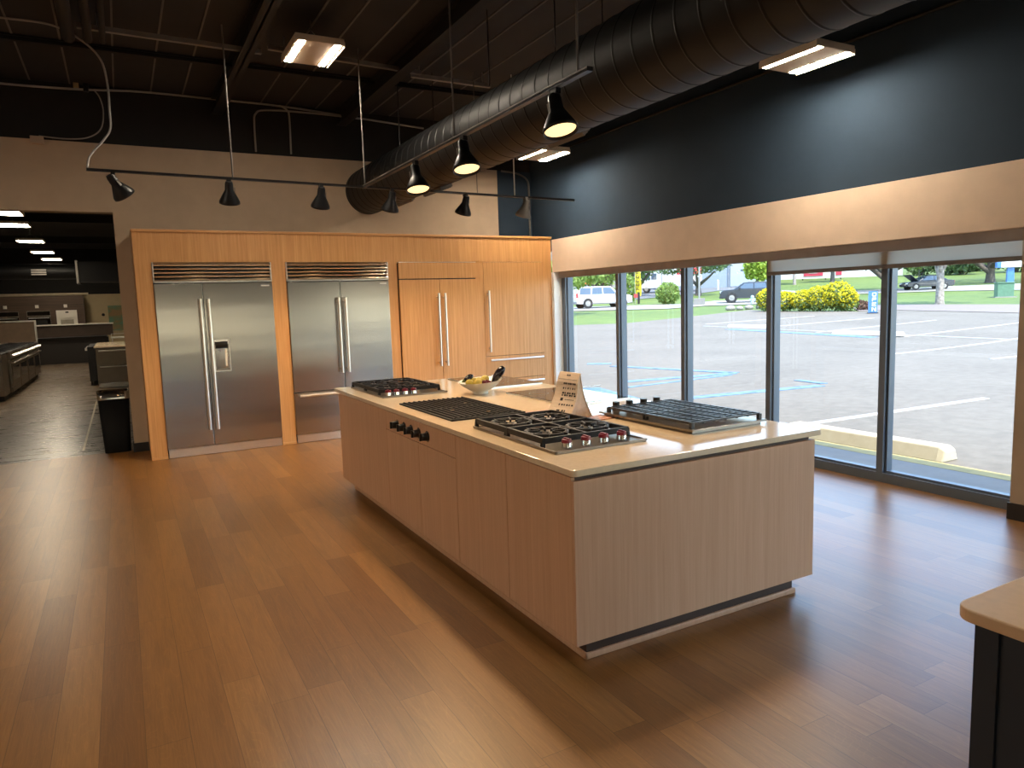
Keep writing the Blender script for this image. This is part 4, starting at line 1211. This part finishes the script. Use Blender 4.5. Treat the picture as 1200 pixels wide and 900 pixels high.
wheel_stop('pale far wheel stop seen between the right hand mullions', 24.0, 15.4, 18.2, conc2, tz(24.2 * .766 + 16.8 * .643) )
wheel_stop('pale far wheel stop crossing behind the mullion, toward the dark SUV', 24.9, 21.9, 24.5, conc2, tz(25 * .766 + 23.2 * .643))

# canopy over the sidewalk and outside wall above
struct(B('canopy', plain('canopy_soffit', S(190, 182, 168), .7), 5.62, CANX, -20, 30, 3.0, 3.45), 'overhanging canopy above the sidewalk')

# ---- cars
def car(name, label, loc, rotz, body, profile, roof, width, wheels, wr, glassmat, trim, extras=None):
    """side view along local x, facing -x.  profile: body outline (x,z); roof: greenhouse outline"""
    t = thing(name, label, 'car', loc, rotz, local=True)
    hw = width / 2
    mb = MB().prism(profile, 'y', -hw, hw)
    bo = mb.build('body', body, t, .05, seg=3)
    # greenhouse tapered inwards
    n = len(roof); zs = [z for _, z in roof]; z0, z1 = min(zs), max(zs)
    vs = []
    for s in (-1, 1):
        for x, z in roof:
            k = (z - z0) / (z1 - z0)
            vs.append((x, s * (hw - .04 - .16 * k), z))
    MB().add(vs, [tuple(range(n))[::-1], tuple(range(n, 2 * n))] + [(i, (i + 1) % n, n + (i + 1) % n, n + i) for i in range(n)]).build('cabin', body, t, .05, seg=3)
    def side_pt(x, z, s): return (x, s * (hw - .04 - .16 * (z - z0) / (z1 - z0) + .006), z)
    for poly in extras['windows']:
        mb = MB()
        for s in (-1, 1):
            v1 = [side_pt(x, z, s) for x, z in poly]; v0 = [(x, y - s * .02, z) for x, y, z in v1]; k = len(poly)
            mb.add(v1 + v0, [tuple(range(k)) if s < 0 else tuple(range(k))[::-1]] + [(i, (i + 1) % k, k + (i + 1) % k, k + i) for i in range(k)])
        mb.build('side_window', glassmat, t)
    for (xa, za, xb, zb, nm) in extras['screens']:
        d = Vector((zb - za, 0, -(xb - xa))).normalized() * .012
        if nm == 'windscreen': d = -d if d.x > 0 else d
        else: d = d if d.x > 0 else -d
        ka, kb = (za - z0) / (z1 - z0), (zb - z0) / (z1 - z0)
        ya, yb = hw - .10 - .16 * ka, hw - .10 - .16 * kb
        q = [Vector((xa, -ya, za)), Vector((xa, ya, za)), Vector((xb, yb, zb)), Vector((xb, -yb, zb))]
        MB().add([p + d for p in q] + [p - d for p in q], [(0, 1, 2, 3), (7, 6, 5, 4), (0, 4, 5, 1), (1, 5, 6, 2), (2, 6, 7, 3), (3, 7, 4, 0)]).build(nm, glassmat, t)
    for x in wheels:
        for s in (-1, 1):
            y = s * (hw - .10)
            w_ = MB().cyl((x, y - .12, wr), (x, y + .12, wr), wr, n=24).build('wheel', M['rubber'], t)
            rim = MB().cyl((x, y + s * .10, wr), (x, y + s * .135, wr), wr * .66, wr * .60, 20)
            for k in range(5):
                a = 2 * PI * k / 5
                rim.bar((x, y + s * .14, wr), (x + wr * .6 * math.cos(a), y + s * .14, wr + wr * .6 * math.sin(a)), .06, .02)
            rim.build('rim', M['gal'], w_)
            MB().cyl((x, s * (hw - .03), wr), (x, s * (hw + .004), wr), wr * 1.16, n=24).build('wheel_arch', M['dark'], t)
    for nm, m_, bx in extras['bits']:
        MB().box(*bx).build(nm, m_, t, .01)
    return t
carglass = plain('tinted_car_glass', S(70, 84, 98), .08, var=.02)
lightglass = plain('headlamp', S(225, 228, 230), .15)
tail = plain('tail_lamp', S(190, 24, 40), .25)
wp = plain('white_car_paint', (.42, .42, .42, 1), .25, var=.01)
gp_ = plain('slate_car_paint', (.018, .022, .03, 1), .22, var=.01)
sp_ = plain('dark_blue_car_paint', (.016, .022, .034, 1), .25, var=.01)
def suv(label, loc, rotz, paint, trim, L=5.3, H=1.9, scale=1):
    prof = [(-L / 2, .45), (-L / 2 + .02, .95), (-L / 2 + .25, 1.08), (-L / 2 + 1.35, 1.16), (L / 2 - .12, 1.18), (L / 2, 1.0), (L / 2, .45), (L / 2 - .2, .36), (-L / 2 + .2, .36)]
    roof = [(-L / 2 + 1.15, 1.12), (-L / 2 + 1.95, H - .05), (-L / 2 + 2.4, H), (L / 2 - .5, H), (L / 2 - .12, H - .08), (L / 2 - .06, 1.12)]
    a = -L / 2
    ex = dict(windows=[[(a + 1.50, 1.2), (a + 2.02, H - .13), (a + 2.75, H - .11), (a + 2.75, 1.2)], [(a + 2.85, 1.2), (a + 2.85, H - .11), (a + 3.75, H - .11), (a + 3.85, 1.2)], [(a + 3.98, 1.2), (a + 3.92, H - .11), (L / 2 - .42, H - .13), (L / 2 - .28, 1.2)]],
              screens=[(a + 1.2, 1.17, a + 1.93, H - .1, 'windscreen'), (L / 2 - .06, 1.25, L / 2 - .115, H - .15, 'rear_window')],
              bits=[('headlamp', lightglass, (a - .01, a + .25, -.92, -.55, .82, .98)), ('headlamp', lightglass, (a - .01, a + .25, .55, .92, .82, .98)), ('front_grille', M['dark'], (a - .015, a + .1, -.5, .5, .62, .95)), ('bumper', trim, (a - .05, a + .3, -.95, .95, .36, .55)),
                    ('bumper', trim, (L / 2 - .3, L / 2 + .06, -.95, .95, .36, .58)), ('tail_lamp', tail, (L / 2 - .14, L / 2 + .012, -.985, -.78, .92, 1.32)), ('tail_lamp', tail, (L / 2 - .14, L / 2 + .012, .78, .985, .92, 1.32)), ('sill', trim, (a + 1.0, L / 2 - 1.0, -.985, .985, .34, .45)),
                    ('door_handle', trim, (a + 2.45, a + 2.65, -.992, .992, 1.0, 1.03)), ('door_handle', trim, (a + 3.5, a + 3.7, -.992, .992, 1.0, 1.03)), ('mirror', paint, (a + 1.55, a + 1.70, -1.13, -.96, 1.16, 1.30)), ('mirror', paint, (a + 1.55, a + 1.70, .96, 1.13, 1.16, 1.30))])
    return car('suv_car', label, loc, rotz, paint, prof, roof, 1.96, (a + .95, L / 2 - 1.05), .40, carglass, trim, ex)
grt = plain('grey_bumper_plastic', S(96, 96, 98), .6)
suv('white SUV seen from its rear side through the leftmost window bay', (38.2, 52.9, tz(63) + .02), CARW, wp, grt)
suv('dark slate SUV parked on the far road in profile', (48.9, 45.7, tz(67) + .02), CARD, gp_, plain('dark_trim', S(40, 42, 46), .6), 4.6, 1.76)
# dark sedan with its bonnet up
L = 4.7; a = -L / 2
prof = [(a, .35), (a + .02, .66), (a + .2, .76), (a + 1.25, .88), (L / 2 - .5, .95), (L / 2, .90), (L / 2 + .02, .40), (L / 2 - .2, .30), (a + .2, .30)]
roof = [(a + 1.1, .86), (a + 1.95, 1.38), (a + 2.3, 1.43), (a + 3.2, 1.42), (a + 4.1, .94)]
ex = dict(windows=[[(a + 1.55, .95), (a + 2.02, 1.34), (a + 2.65, 1.36), (a + 2.65, .95)], [(a + 2.75, .95), (a + 2.75, 1.36), (a + 3.2, 1.34), (a + 3.75, .98)]],
          screens=[(a + 1.2, .92, a + 1.93, 1.36, 'windscreen'), (a + 4.0, 1.0, a + 3.25, 1.38, 'rear_window')],
          bits=[('headlamp', lightglass, (a - .01, a + .2, -.84, -.5, .58, .70)), ('headlamp', lightglass, (a - .01, a + .2, .5, .84, .58, .70)), ('front_grille', M['chrome'], (a - .015, a + .05, -.4, .4, .45, .62)), ('tail_lamp', tail, (L / 2 - .1, L / 2 + .03, -.86, -.5, .66, .84)), ('tail_lamp', tail, (L / 2 - .1, L / 2 + .03, .5, .86, .66, .84)), ('side_strip', M['gal'], (a + .9, L / 2 - .8, -.915, .915, .60, .63))])
sd = car('sedan_car', 'dark sedan with its hood raised on the street under the big tree', (73.8, 44.7, tz(85) + .02), CARS, sp_, prof, roof, 1.8, (a + .85, L / 2 - 1.0), .32, carglass, gp_, ex)
m = MB(); q = Matrix.Translation((a + 1.15, 0, .90)) @ Matrix.Rotation(math.radians(38), 4, 'Y')
m.M = q; m.box(-1.05, 0, -.78, .78, -.02, .03)
m.build('raised_hood', sp_, sd, .02)
MB().box(a + .25, a + 1.1, -.7, .7, .72, .80).build('engine_bay', M['dark'], sd)
MB().bar((a + .5, .6, .8), (a + .45, .6, 1.35), .02).build('hood_prop', M['gal'], sd)
# white delivery truck: cab left, red topped box
def truck(loc, rotz):
    t = thing('delivery_truck', 'white step van truck with a red topped cargo body in the loading yard', 'truck', loc, rotz, local=True)
    tw = plain('white_truck_paint', (.42, .42, .42, 1), .35)
    MB().prism([(-4.3, .55), (-4.4, 1.2), (-4.1, 1.75), (-3.45, 2.75), (-3.1, 2.95), (-1.0, 2.95), (-1.0, .55)], 'y', -1.1, 1.1).build('cab', tw, t, .06)
    MB().box(-1.0, 4.3, -1.2, 1.2, .7, 3.1).build('cargo_box', tw, t, .03)
    MB().box(1.0, 4.31, -1.21, 1.21, 2.3, 3.12).build('red_panel', plain('red_truck_panel', S(208, 52, 60), .4), t)
    MB().prism([(-4.12, 1.80), (-3.52, 2.68), (-3.50, 2.66), (-4.10, 1.78)], 'y', -1.0, 1.0).build('windscreen', carglass, t)
    mb = MB()
    for s in (-1, 1): mb.box(-3.3, -2.6, s * 1.09, s * 1.115, 1.75, 2.55); mb.box(-2.4, -1.7, s * 1.09, s * 1.115, 1.75, 2.55)
    mb.build('side_window', carglass, t)
    for x in (-3.1, 2.6):
        for s in (-1, 1):
            w_ = MB().cyl((x, s * .95 - .14, .46), (x, s * .95 + .14, .46), .46, n=22).build('wheel', M['rubber'], t)
            MB().cyl((x, s * 1.08, .46), (x, s * 1.11, .46), .25, n=16).build('rim', M['gal'], w_)
    MB().box(-4.5, -4.2, -1.05, 1.05, .5, .8).build('bumper', M['dark'], t)
    for s in (-1, 1): MB().box(-4.42, -4.3, s * .75 - .15, s * .75 + .15, 1.0, 1.25).build('headlamp', lightglass, t)
    return t
truck((66.5, 76.0, tz(99.8) + .03), TRK)
# white car far behind the lawn
suv('distant white car beyond the lawn, right of the dark SUV', (84.5, 76.5, tz(113.9) + .02), CARW + .9, wp, grt, 4.6, 1.65)

# ---- plants
leafm = {}
def leaf(name, c, spread=.25):
    if name in leafm: return leafm[name]
    m, t, b = nt(name)
    g = noise(t, coords(t), 1.6, 4, .7)
    lo = tuple(x * (1 - spread * 1.4) for x in c[:3]); hi = tuple(min(1, x * (1 + spread * 1.6)) for x in c[:3])
    t.links.new(ramp(t, g, [(.32, lo), (.5, c), (.68, hi)]), b.inputs['Base Color']); b.inputs['Roughness'].default_value = .7
    tl_ = t.nodes.new('ShaderNodeBsdfTranslucent'); tl_.inputs[0].default_value = hi + (1,) if len(hi) == 3 else hi
    mx_ = t.nodes.new('ShaderNodeMixShader'); mx_.inputs[0].default_value = .35
    t.links.new(b.outputs[0], mx_.inputs[1]); t.links.new(tl_.outputs[0], mx_.inputs[2]); t.links.new(mx_.outputs[0], t.nodes['Material Output'].inputs[0])
    leafm[name] = m
    return m
LG = leaf('fresh_green_leaves', (.17, .25, .055, 1)); DG = leaf('deep_green_leaves', (.075, .125, .045, 1)); MG = leaf('mid_green_leaves', (.115, .18, .055, 1)); YG = leaf('bright_yellow_green_leaves', (.27, .36, .05, 1))
YL = leaf('golden_leaves', (.52, .44, .012, 1)); RL = leaf('reddish_leaves', (.16, .09, .06, 1))
bark = plain('grey_bark', (.085, .072, .062, 1), .9, var=.2, vscale=8); pbark = plain('pale_bark', (.22, .19, .165, 1), .9, var=.25, vscale=5)
def tree(label, base, h, tr, crown, crowns, lm, nl=900, ls=.38, bk=None, fork=True, group='trees beyond the parking lot', lean=0):
    t = thing('tree', label, 'tree', base, 0, group, local=True)
    bk = bk or bark
    m = MB()
    hz = crown[2] * .85
    m.tube([(0, 0, -.3), (0, 0, .15), (lean * .4, 0, hz * .5), (lean, 0, hz)], [tr * 1.7, tr * 1.1, tr * .85, tr * .55], 10)
    if fork:
        for k in range(5):
            an = 2 * PI * k / 5 + rnd.uniform(-.3, .3); s = hz * rnd.uniform(.35, .6)
            m.tube([(lean * .5, 0, s), (lean + math.cos(an) * crown[0] * .35, math.sin(an) * crown[0] * .35, hz * .95), (lean + math.cos(an) * crown[0] * .6, math.sin(an) * crown[0] * .6, hz + crown[1] * .3)], [tr * .6, tr * .4, tr * .15], 7)
    m.build('trunk', bk, t)
    c = MB()
    for (cx, cy, cz, r, rz) in crowns:
        c.leaves(int(nl * (r / crown[0]) ** 2), (cx + lean, cy, cz), (r, r, rz), ls)
    c.build('foliage', lm, t)
    return t
def clumps(R, z, n, rz, spread=.7):
    out = [(0, 0, z, R * .7, rz)]
    for k in range(n):
        an = 2 * PI * k / n + rnd.uniform(-.3, .3); d = R * spread * rnd.uniform(.7, 1.1)
        out.append((math.cos(an) * d, math.sin(an) * d, z + rnd.uniform(-.35, .35) * rz, R * rnd.uniform(.38, .55), rz * rnd.uniform(.5, .75)))
    return out
def WB(u, v): return W(u, v, -.03)
tree('dark branching tree in front of the white truck', WB(-10.4, 89.3), 8, .34, (4.0, 2.2, 2.6), clumps(3.8, 3.5, 9, 1.2, .8), DG, 800, .24)
tree('bright yellow-green tree behind the dark SUV', WB(-3.3, 82), 6, .15, (1.7, 2.2, 2.2), clumps(1.6, 3.2, 6, 1.9, .6), YG, 1300, .22, fork=False)
tree('slim pale trunk tree behind the yellow hedge', WB(.55, 108), 9, .20, (2.8, 2.5, 5.5), clumps(2.6, 7.2, 6, 1.8), MG, 600, .35, pbark)
tree('large dark spreading tree shading the sedan with the raised hood', WB(9.6, 86.0), 10, .48, (6.0, 2.6, 3.6), clumps(6.0, 3.4, 10, 1.2, .8), DG, 1200, .28)
tree('pale barked tree on the near lawn in front of the sedan', WB(9.2, 54.25), 8, .24, (3.6, 2.4, 5.0), clumps(3.6, 6.0, 6, 2.0), MG, 700, .28, pbark)
tree('broad grey tree left of the blue pole sign', WB(21.7, 98.2), 8, .48, (6.4, 2.4, 3.4), clumps(6.4, 3.6, 10, 1.2, .8), MG, 1300, .28)
tree('small young tree between the two pale street lawns', WB(14.8, 101), 5, .08, (1.3, 1.1, 2.2), clumps(1.3, 2.7, 4, 1.0), LG, 700, .22, fork=False)
tree('leafy tree in front of the white SUV at the left window edge', WB(-15.6, 51.0), 5, .12, (2.8, 1.6, 2.4), clumps(2.7, 2.9, 6, 1.3), LG, 900, .22, fork=False)
k = 0
for (u, v, R, z, lm, lab) in ((-24.8, 92, 4.6, 4.6, DG, 'tall dark tree behind the white SUV, leftmost'), (-21.5, 84, 3.4, 3.6, LG, 'leafy light tree right behind the white SUV roof'), (-25.2, 106, 4.6, 5.0, DG, 'dark tree in the row left of the yellow banner'), (-18.3, 92, 3.3, 3.8, MG, 'mid green tree just behind the yellow banner'),
                          (18.2, 121, 2.6, 1.7, DG, 'low dark tree on the far lawn, right of the white building'), (22.8, 119, 2.6, 1.7, DG, 'low dark tree clump on the far lawn'), (26.6, 128, 2.6, 1.7, MG, 'mid green tree on the far lawn crest'), (29.8, 121, 2.6, 1.7, DG, 'dark tree on the far lawn near the right window edge'), (32.4, 112, 2.6, 1.7, MG, 'mid green tree behind the blue pole sign'), (5.6, 112, 3.0, 4.6, MG, 'tree leaning over the white building roof')):
    tree(lab, WB(u, v), 9, .28, (R, R * .8, z * .8), clumps(R, z, 6, R * .7), lm, 620, .36)
def shrub(label, u, v, r, h, lm, n=1100, ls=.16, group='shrubs beyond the lot', name='shrub', yel=None):
    t = thing(name, label, 'shrub', WB(u, v), 0, group, local=True)
    MB().leaves(n, (0, 0, h * .48), (r, r, h * .52), ls, .6).build('foliage', lm, t)
    if yel: MB().leaves(int(n * .9), (0, 0, h * .58), (r * .98, r * .98, h * .46), ls, .85).build('golden_tips', yel, t)
    m = MB()
    for q in range(5):
        an = q * 1.3
        m.tube([(0, 0, 0), (math.cos(an) * r * .4, math.sin(an) * r * .4, h * .6)], [.03, .012], 6)
    m.build('stem', bark, t)
    return t
shrub('round clipped green bush in front of the white truck', -10.75, 68.2, 1.15, 2.1, LG, 1700, .15)
shrub('loose tall bush between the white SUV and the yellow banner', -16.2, 76, 1.15, 3.0, LG, 1200, .18)
shrub('low reddish shrub at the right end of the yellow hedge', 4.12, 48.3, .42, .62, RL, 260, .10)
hx = [(-1.35, 49.4, .75, 1.45), (-.35, 49.1, .85, 1.25), (.75, 48.6, .85, 1.30), (1.75, 48.1, .95, 1.55), (2.70, 47.8, 1.0, 1.75), (3.15, 47.5, .72, 1.35)]
for k, (u, v, r, h) in enumerate(hx):
    shrub(['golden hedge shrub beside the mullion, at the left end of the hedge', 'second golden hedge shrub from the left', 'third golden hedge shrub from the left', 'fourth golden hedge shrub, rising to the tall one', 'tallest golden hedge shrub', 'golden hedge shrub at the right end of the hedge'][k], u, v, r, h, leaf('hedge_green', (.10, .15, .03, 1)), 700, .10, 'golden shrubs of the hedge', 'hedge_shrub', YL)

# ---- signs, poles, boxes
def face_yaw(u, v): return 0
ex_, ey_ = SV, EV
def Wd(u, v, z): p = W(u, v); return Vector((p[0], p[1], p[2] + z))
def pbox(mb, u0, u1, v0, v1, z0, z1):
    """box aligned with the street directions; heights above the ground at its base"""
    gz = tz((v0 + v1) / 2)
    c = [(u0, v0), (u1, v0), (u1, v1), (u0, v1)]
    vs = [(u * SV[0] + v * EV[0], u * SV[1] + v * EV[1], gz + z) for z in (z0, z1) for u, v in c]
    return mb.add(vs, [(0, 3, 2, 1)[::-1], (4, 5, 6, 7)[::-1], (0, 1, 5, 4)[::-1], (1, 2, 6, 5)[::-1], (2, 3, 7, 6)[::-1], (3, 0, 4, 7)[::-1]])
def pthing(name, label, cat, u, v, group=None): return thing(name, label, cat, WB(u, v), 0, group)
t = pthing('light_pole', 'grey parking light pole on a square concrete footing', 'light pole', -7.4, 64.3)
b0 = Wd(-7.4, 64.3, 0)
MB().cyl(b0 + Vector((0, 0, .5)), b0 + Vector((0, 0, 7.5)), .075, .06, 10).build('pole', plain('pole_grey', (.2, .2, .19, 1), .5), t)
pbox(MB(), -7.85, -6.95, 63.9, 64.7, -.1, .55).build('footing', ground('footing_concrete', (.16, .155, .14, 1), (.19, .18, .165, 1), (.21, .2, .18, 1), 4), t, .02)
MB().cyl(b0 + Vector((0, 0, 7.5)), b0 + Vector((.7, .3, 7.55)), .14, n=10).build('lamp_head', M['gal'], t)
t = pthing('feather_banner', 'tall yellow feather banner with dark lettering by the far road', 'banner', -14.6, 72)
b0 = Wd(-14.6, 72, 0)
MB().cyl(b0, b0 + Vector((0, 0, 5.2)), .03, n=8).build('pole', M['gal'], t)
mb = MB()
N = 16; vs = []
for i in range(N + 1):
    z = .75 + 4.3 * i / N
    w_ = .58 + .05 * math.sin(i * .5)
    for uu in (-14.58, -14.58 + w_):
        for dv in (0, .02):
            p = W(uu, 72 + dv + .05 * math.sin(i * .8)); vs.append((p[0], p[1], tz(72) + z))
fs = []
for i in range(N):
    k = i * 4
    fs += [(k, k + 4, k + 6, k + 2), (k + 1, k + 3, k + 7, k + 5), (k, k + 1, k + 5, k + 4), (k + 2, k + 6, k + 7, k + 3)]
mb.add(vs, fs).build('flag', plain('yellow_flag', (.44, .36, .01, 1), .7), t)
mb = MB()
for i in range(9):
    z0 = 1.35 + i * .40
    pbox(mb, -14.46, -14.14 - .1 * (i % 3 == 1), 71.86, 71.94, z0, z0 + .08); pbox(mb, -14.46, -14.38, 71.86, 71.94, z0, z0 + .24)
    if i % 2: pbox(mb, -14.22, -14.14, 71.86, 71.94, z0, z0 + .24)
mb.build('lettering', plain('brown_letters', (.10, .07, .01, 1), .7), t)
t = pthing('sign_post', 'dark post with a small red board under the yellow banner', 'sign', -14.0, 70.6)
pbox(MB(), -14.05, -13.85, 70.5, 70.62, 0, 1.15).build('post', M['dark'], t)
pbox(MB(), -14.42, -14.02, 70.46, 70.5, .62, 1.0).build('board', plain('red_board', (.35, .04, .04, 1), .5), t)
t = pthing('traffic_sign', 'small orange sign above the roof of the white SUV', 'sign', -18.9, 69.5)
b0 = Wd(-18.9, 69.5, 0)
MB().cyl(b0, b0 + Vector((0, 0, 2.2)), .03, n=8).build('post', M['gal'], t)
MB().cyl(b0 + Vector((0, 0, 2.4)), b0 + Vector((-.02, -.02, 2.4)), .3, n=20).build('disc', plain('orange_sign', (.5, .13, .03, 1), .5), t)
t = pthing('utility_box', 'green electrical utility box on the near lawn', 'utility box', 14.85, 63.2)
ug = plain('utility_green', (.075, .16, .10, 1), .5)
pbox(MB(), 14.35, 15.4, 62.7, 63.7, 0, 1.02).build('cabinet', ug, t, .03)
pbox(MB(), 14.30, 15.45, 62.65, 63.75, 1.02, 1.10).build('lid', ug, t, .02)
pbox(MB(), 14.2, 15.55, 62.5, 63.9, -.1, .03).build('pad', walk_m, t)
t = pthing('pole_sign', 'tall blue pole sign with a white light box on top', 'sign', 17.4, 72.7)
blue = plain('sign_blue', (.045, .15, .42, 1), .4)
pbox(MB(), 17.25, 17.75, 72.5, 72.9, 0, 2.15).build('post', blue, t)
pbox(MB(), 16.75, 18.6, 72.35, 73.05, 2.15, 3.0).build('light_box', plain('sign_white', (.5, .5, .5, 1), .4), t)
pbox(MB(), 16.45, 16.75, 72.35, 73.05, 2.15, 3.0).build('blue_end', blue, t)
t = pthing('open_sign', 'blue upright sign with white letters beside the mullion at the lot edge', 'sign', 4.27, 44.2)
pbox(MB(), 4.05, 4.50, 44.15, 44.22, .05, 1.22).build('board', blue, t)
pbox(MB(), 4.0, 4.55, 44.05, 44.35, 0, .05).build('base', M['dark'], t)
mb = MB(); c0 = 4.22
def letter(segs, z):
    for (u0, u1, z0, z1) in segs: pbox(mb, c0 + u0, c0 + u1, 44.13, 44.155, z + z0, z + z1)
a, b2, w_ = 0, .22, .05
letter([(0, w_, 0, .22), (.17, .22, 0, .22), (0, .22, 0, w_), (0, .22, .17, .22)], .93)
letter([(0, w_, 0, .22), (0, .22, .17, .22), (0, .22, .09, .14), (.17, .22, .09, .22)], .66)
letter([(0, w_, 0, .22), (0, .22, 0, w_), (0, .19, .09, .13), (0, .22, .17, .22)], .39)
letter([(0, w_, 0, .22), (.17, .22, 0, .22), (.05, .09, .14, .20), (.09, .13, .08, .15), (.13, .17, .02, .09)], .12)
mb.build('lettering', plain('sign_letters', (.55, .55, .55, 1), .5), t)
t = pthing('fire_hydrant', 'pale blue hydrant on the grass below the dark SUV', 'hydrant', -2.9, 62.2)
b0 = Wd(-2.9, 62.2, 0); hy = plain('pale_hydrant', (.28, .40, .40, 1), .5)
MB().cyl(b0, b0 + Vector((0, 0, .55)), .13, n=12).ball(b0 + Vector((0, 0, .58)), .15, 12, 8).build('barrel', hy, t)
MB().cyl(b0 + Vector((-.22, .12, .38)), b0 + Vector((.22, -.12, .38)), .07, n=10).build('nozzle', hy, t)
rk = ground('pale_rock', (.20, .185, .16, 1), (.24, .22, .19, 1), (.27, .25, .22, 1), 6)
for k, (u, v, r) in enumerate(((-3.9, 52.5, .38), (-3.3, 52.7, .30), (-2.7, 53.4, .34), (-1.95, 53.8, .42))):
    p = W(u, v); o = MB().ball((p[0], p[1], p[2] + r * .3), (r, r * .8, r * .55), 10, 7, .1).build('rock', rk)
    tag(o, ['pale rock at the left end of the lot corner bed', 'smaller pale rock second from the left in the corner bed', 'pale rock in the middle of the corner bed', 'largest pale rock at the right of the corner bed'][k], 'rock', 'rocks at the corner of the lot')
t = pthing('bollard', 'white bollard in front of the blue-grey garage', 'bollard', -9.2, 101.5)
b0 = Wd(-9.2, 101.5, 0)
MB().cyl(b0, b0 + Vector((0, 0, 1.25)), .14, n=12).build('post', wp, t)
MB().ball(b0 + Vector((0, 0, 1.25)), .14, 12, 8).build('cap', wp, t)
# ---- buildings
def building(label, name, u0, u1, v0, v1, h, wall, roofm, bits):
    t = pthing(name, label, 'building', (u0 + u1) / 2, v0)
    pbox(MB(), u0, u1, v0, v1, -1.5, h).build('wall', wall, t)
    gz = tz((v0 + v1) / 2)
    pbox(MB(), u0 - .15, u1 + .15, v0 - .15, v1 + .15, h, h + .35).build('roof', roofm, t)
    for (nm, m_, a0, a1, z0, z1) in bits:
        mb = MB(); k = tz((v0 + v1) / 2) - tz(v0)
        vs = [(u * SV[0] + v * EV[0], u * SV[1] + v * EV[1], tz(v0) + z) for z in (z0, z1) for u, v in ((a0, v0 - .12), (a1, v0 - .12), (a1, v0 + .02), (a0, v0 + .02))]
        mb.add(vs, [(0, 1, 2, 3), (7, 6, 5, 4), (4, 5, 1, 0), (5, 6, 2, 1), (6, 7, 3, 2), (7, 4, 0, 3)]).build(nm, m_, t)
    return t
gb = plain('blue_grey_siding', (.20, .235, .27, 1), .6, var=.03); gl = plain('pale_garage_door', (.27, .31, .36, 1), .5, var=.02)
building('blue-grey garage building with a large pale roller door', 'garage_building', -18.5, -2.6, 107, 125, 5.6, gb, M['gal'], [('roller_door', gl, -8.0, -4.2, .1, 4.4), ('corner_post', plain('door_jamb', (.13, .15, .175, 1), .6), -8.35, -8.05, 0, 5.4), ('door_vent', M['dark'], -6.6, -6.1, 2.2, 2.45), ('garage_window', carglass, -16.5, -14.4, 1.5, 2.6)])
building('beige warehouse building behind the white truck', 'warehouse_building', -40, -23, 118, 134, 6.5, plain('beige_siding', (.26, .25, .23, 1), .6), M['gal'], [('warehouse_window', carglass, -30, -27, 1.5, 3.0), ('warehouse_door', gb, -33, -31.5, 0, 2.2)])
building('long white building behind the far lawn', 'white_building', -2, 16, 124, 140, 5.5, plain('white_siding', (.46, .47, .48, 1), .6), M['gal'], [('pilaster', plain('grey_pilaster', (.22, .22, .22, 1), .6), 7.1, 7.5, -1, 5), ('shop_window', carglass, 11, 13, 1.2, 2.4)])
t = pthing('trailer_sign', 'red and white advertising board beyond the far lawn', 'sign', 3.6, 119)
rd_ = plain('board_red', (.40, .03, .06, 1), .5); wh_ = plain('board_white', (.46, .46, .44, 1), .5)
pbox(MB(), 1.4, 7.4, 118.9, 119.1, .2, 2.6).build('board', wh_, t)
pbox(MB(), 1.9, 4.6, 118.82, 118.9, .6, 2.5).build('red_panel', rd_, t)
mb = MB(); pbox(mb, 2.6, 3.8, 118.76, 118.82, 1.0, 1.25); pbox(mb, 2.9, 3.5, 118.76, 118.82, 1.45, 1.9)
mb.build('white_marks', wh_, t)
pbox(MB(), 6.4, 7.2, 118.82, 118.9, .6, 2.0).build('red_panel', rd_, t)
mb = MB()
for u in (1.7, 4.9, 7.0): pbox(mb, u, u + .15, 119, 119.15, -.5, .3)
mb.build('leg', M['dark'], t)

# ------------------------------------------------------------------ light
w = bpy.data.worlds.new('world'); SC.world = w; w.use_nodes = True
wt = w.node_tree; bg = wt.nodes['Background']
sky = wt.nodes.new('ShaderNodeTexSky'); sky.sky_type = 'NISHITA'; sky.sun_disc = False
sky.sun_elevation = math.radians(SUN_EL); sky.sun_rotation = math.radians(SUN_AZ)
sky.air_density = 1.1; sky.dust_density = .5; sky.ozone_density = 1.6
wt.links.new(sky.outputs[0], bg.inputs[0]); bg.inputs[1].default_value = SKY
sl = bpy.data.lights.new('sun', 'SUN'); sl.energy = SUN; sl.angle = .009; sl.color = (1, .93, .82)
so = bpy.data.objects.new('sun', sl); COL.objects.link(so)
el, az = math.radians(SUN_EL), math.radians(SUN_AZ)
d = Vector((math.sin(az) * math.cos(el), math.cos(az) * math.cos(el), math.sin(el)))   # towards the sun
so.rotation_euler = d.to_track_quat('Z', 'Y').to_euler(); so.location = (20, 10, 30)
SC.view_settings.view_transform = 'Standard'; SC.view_settings.look = 'None'
SC.view_settings.gamma = 1; SC.view_settings.use_curve_mapping = False
SC.view_settings.exposure = EXPO
SC.cycles.max_bounces = 8; SC.cycles.diffuse_bounces = 4; SC.cycles.glossy_bounces = 4
SC.cycles.transparent_max_bounces = 16; SC.cycles.transmission_bounces = 4
SC.cycles.sample_clamp_indirect = 6; SC.cycles.use_denoising = True
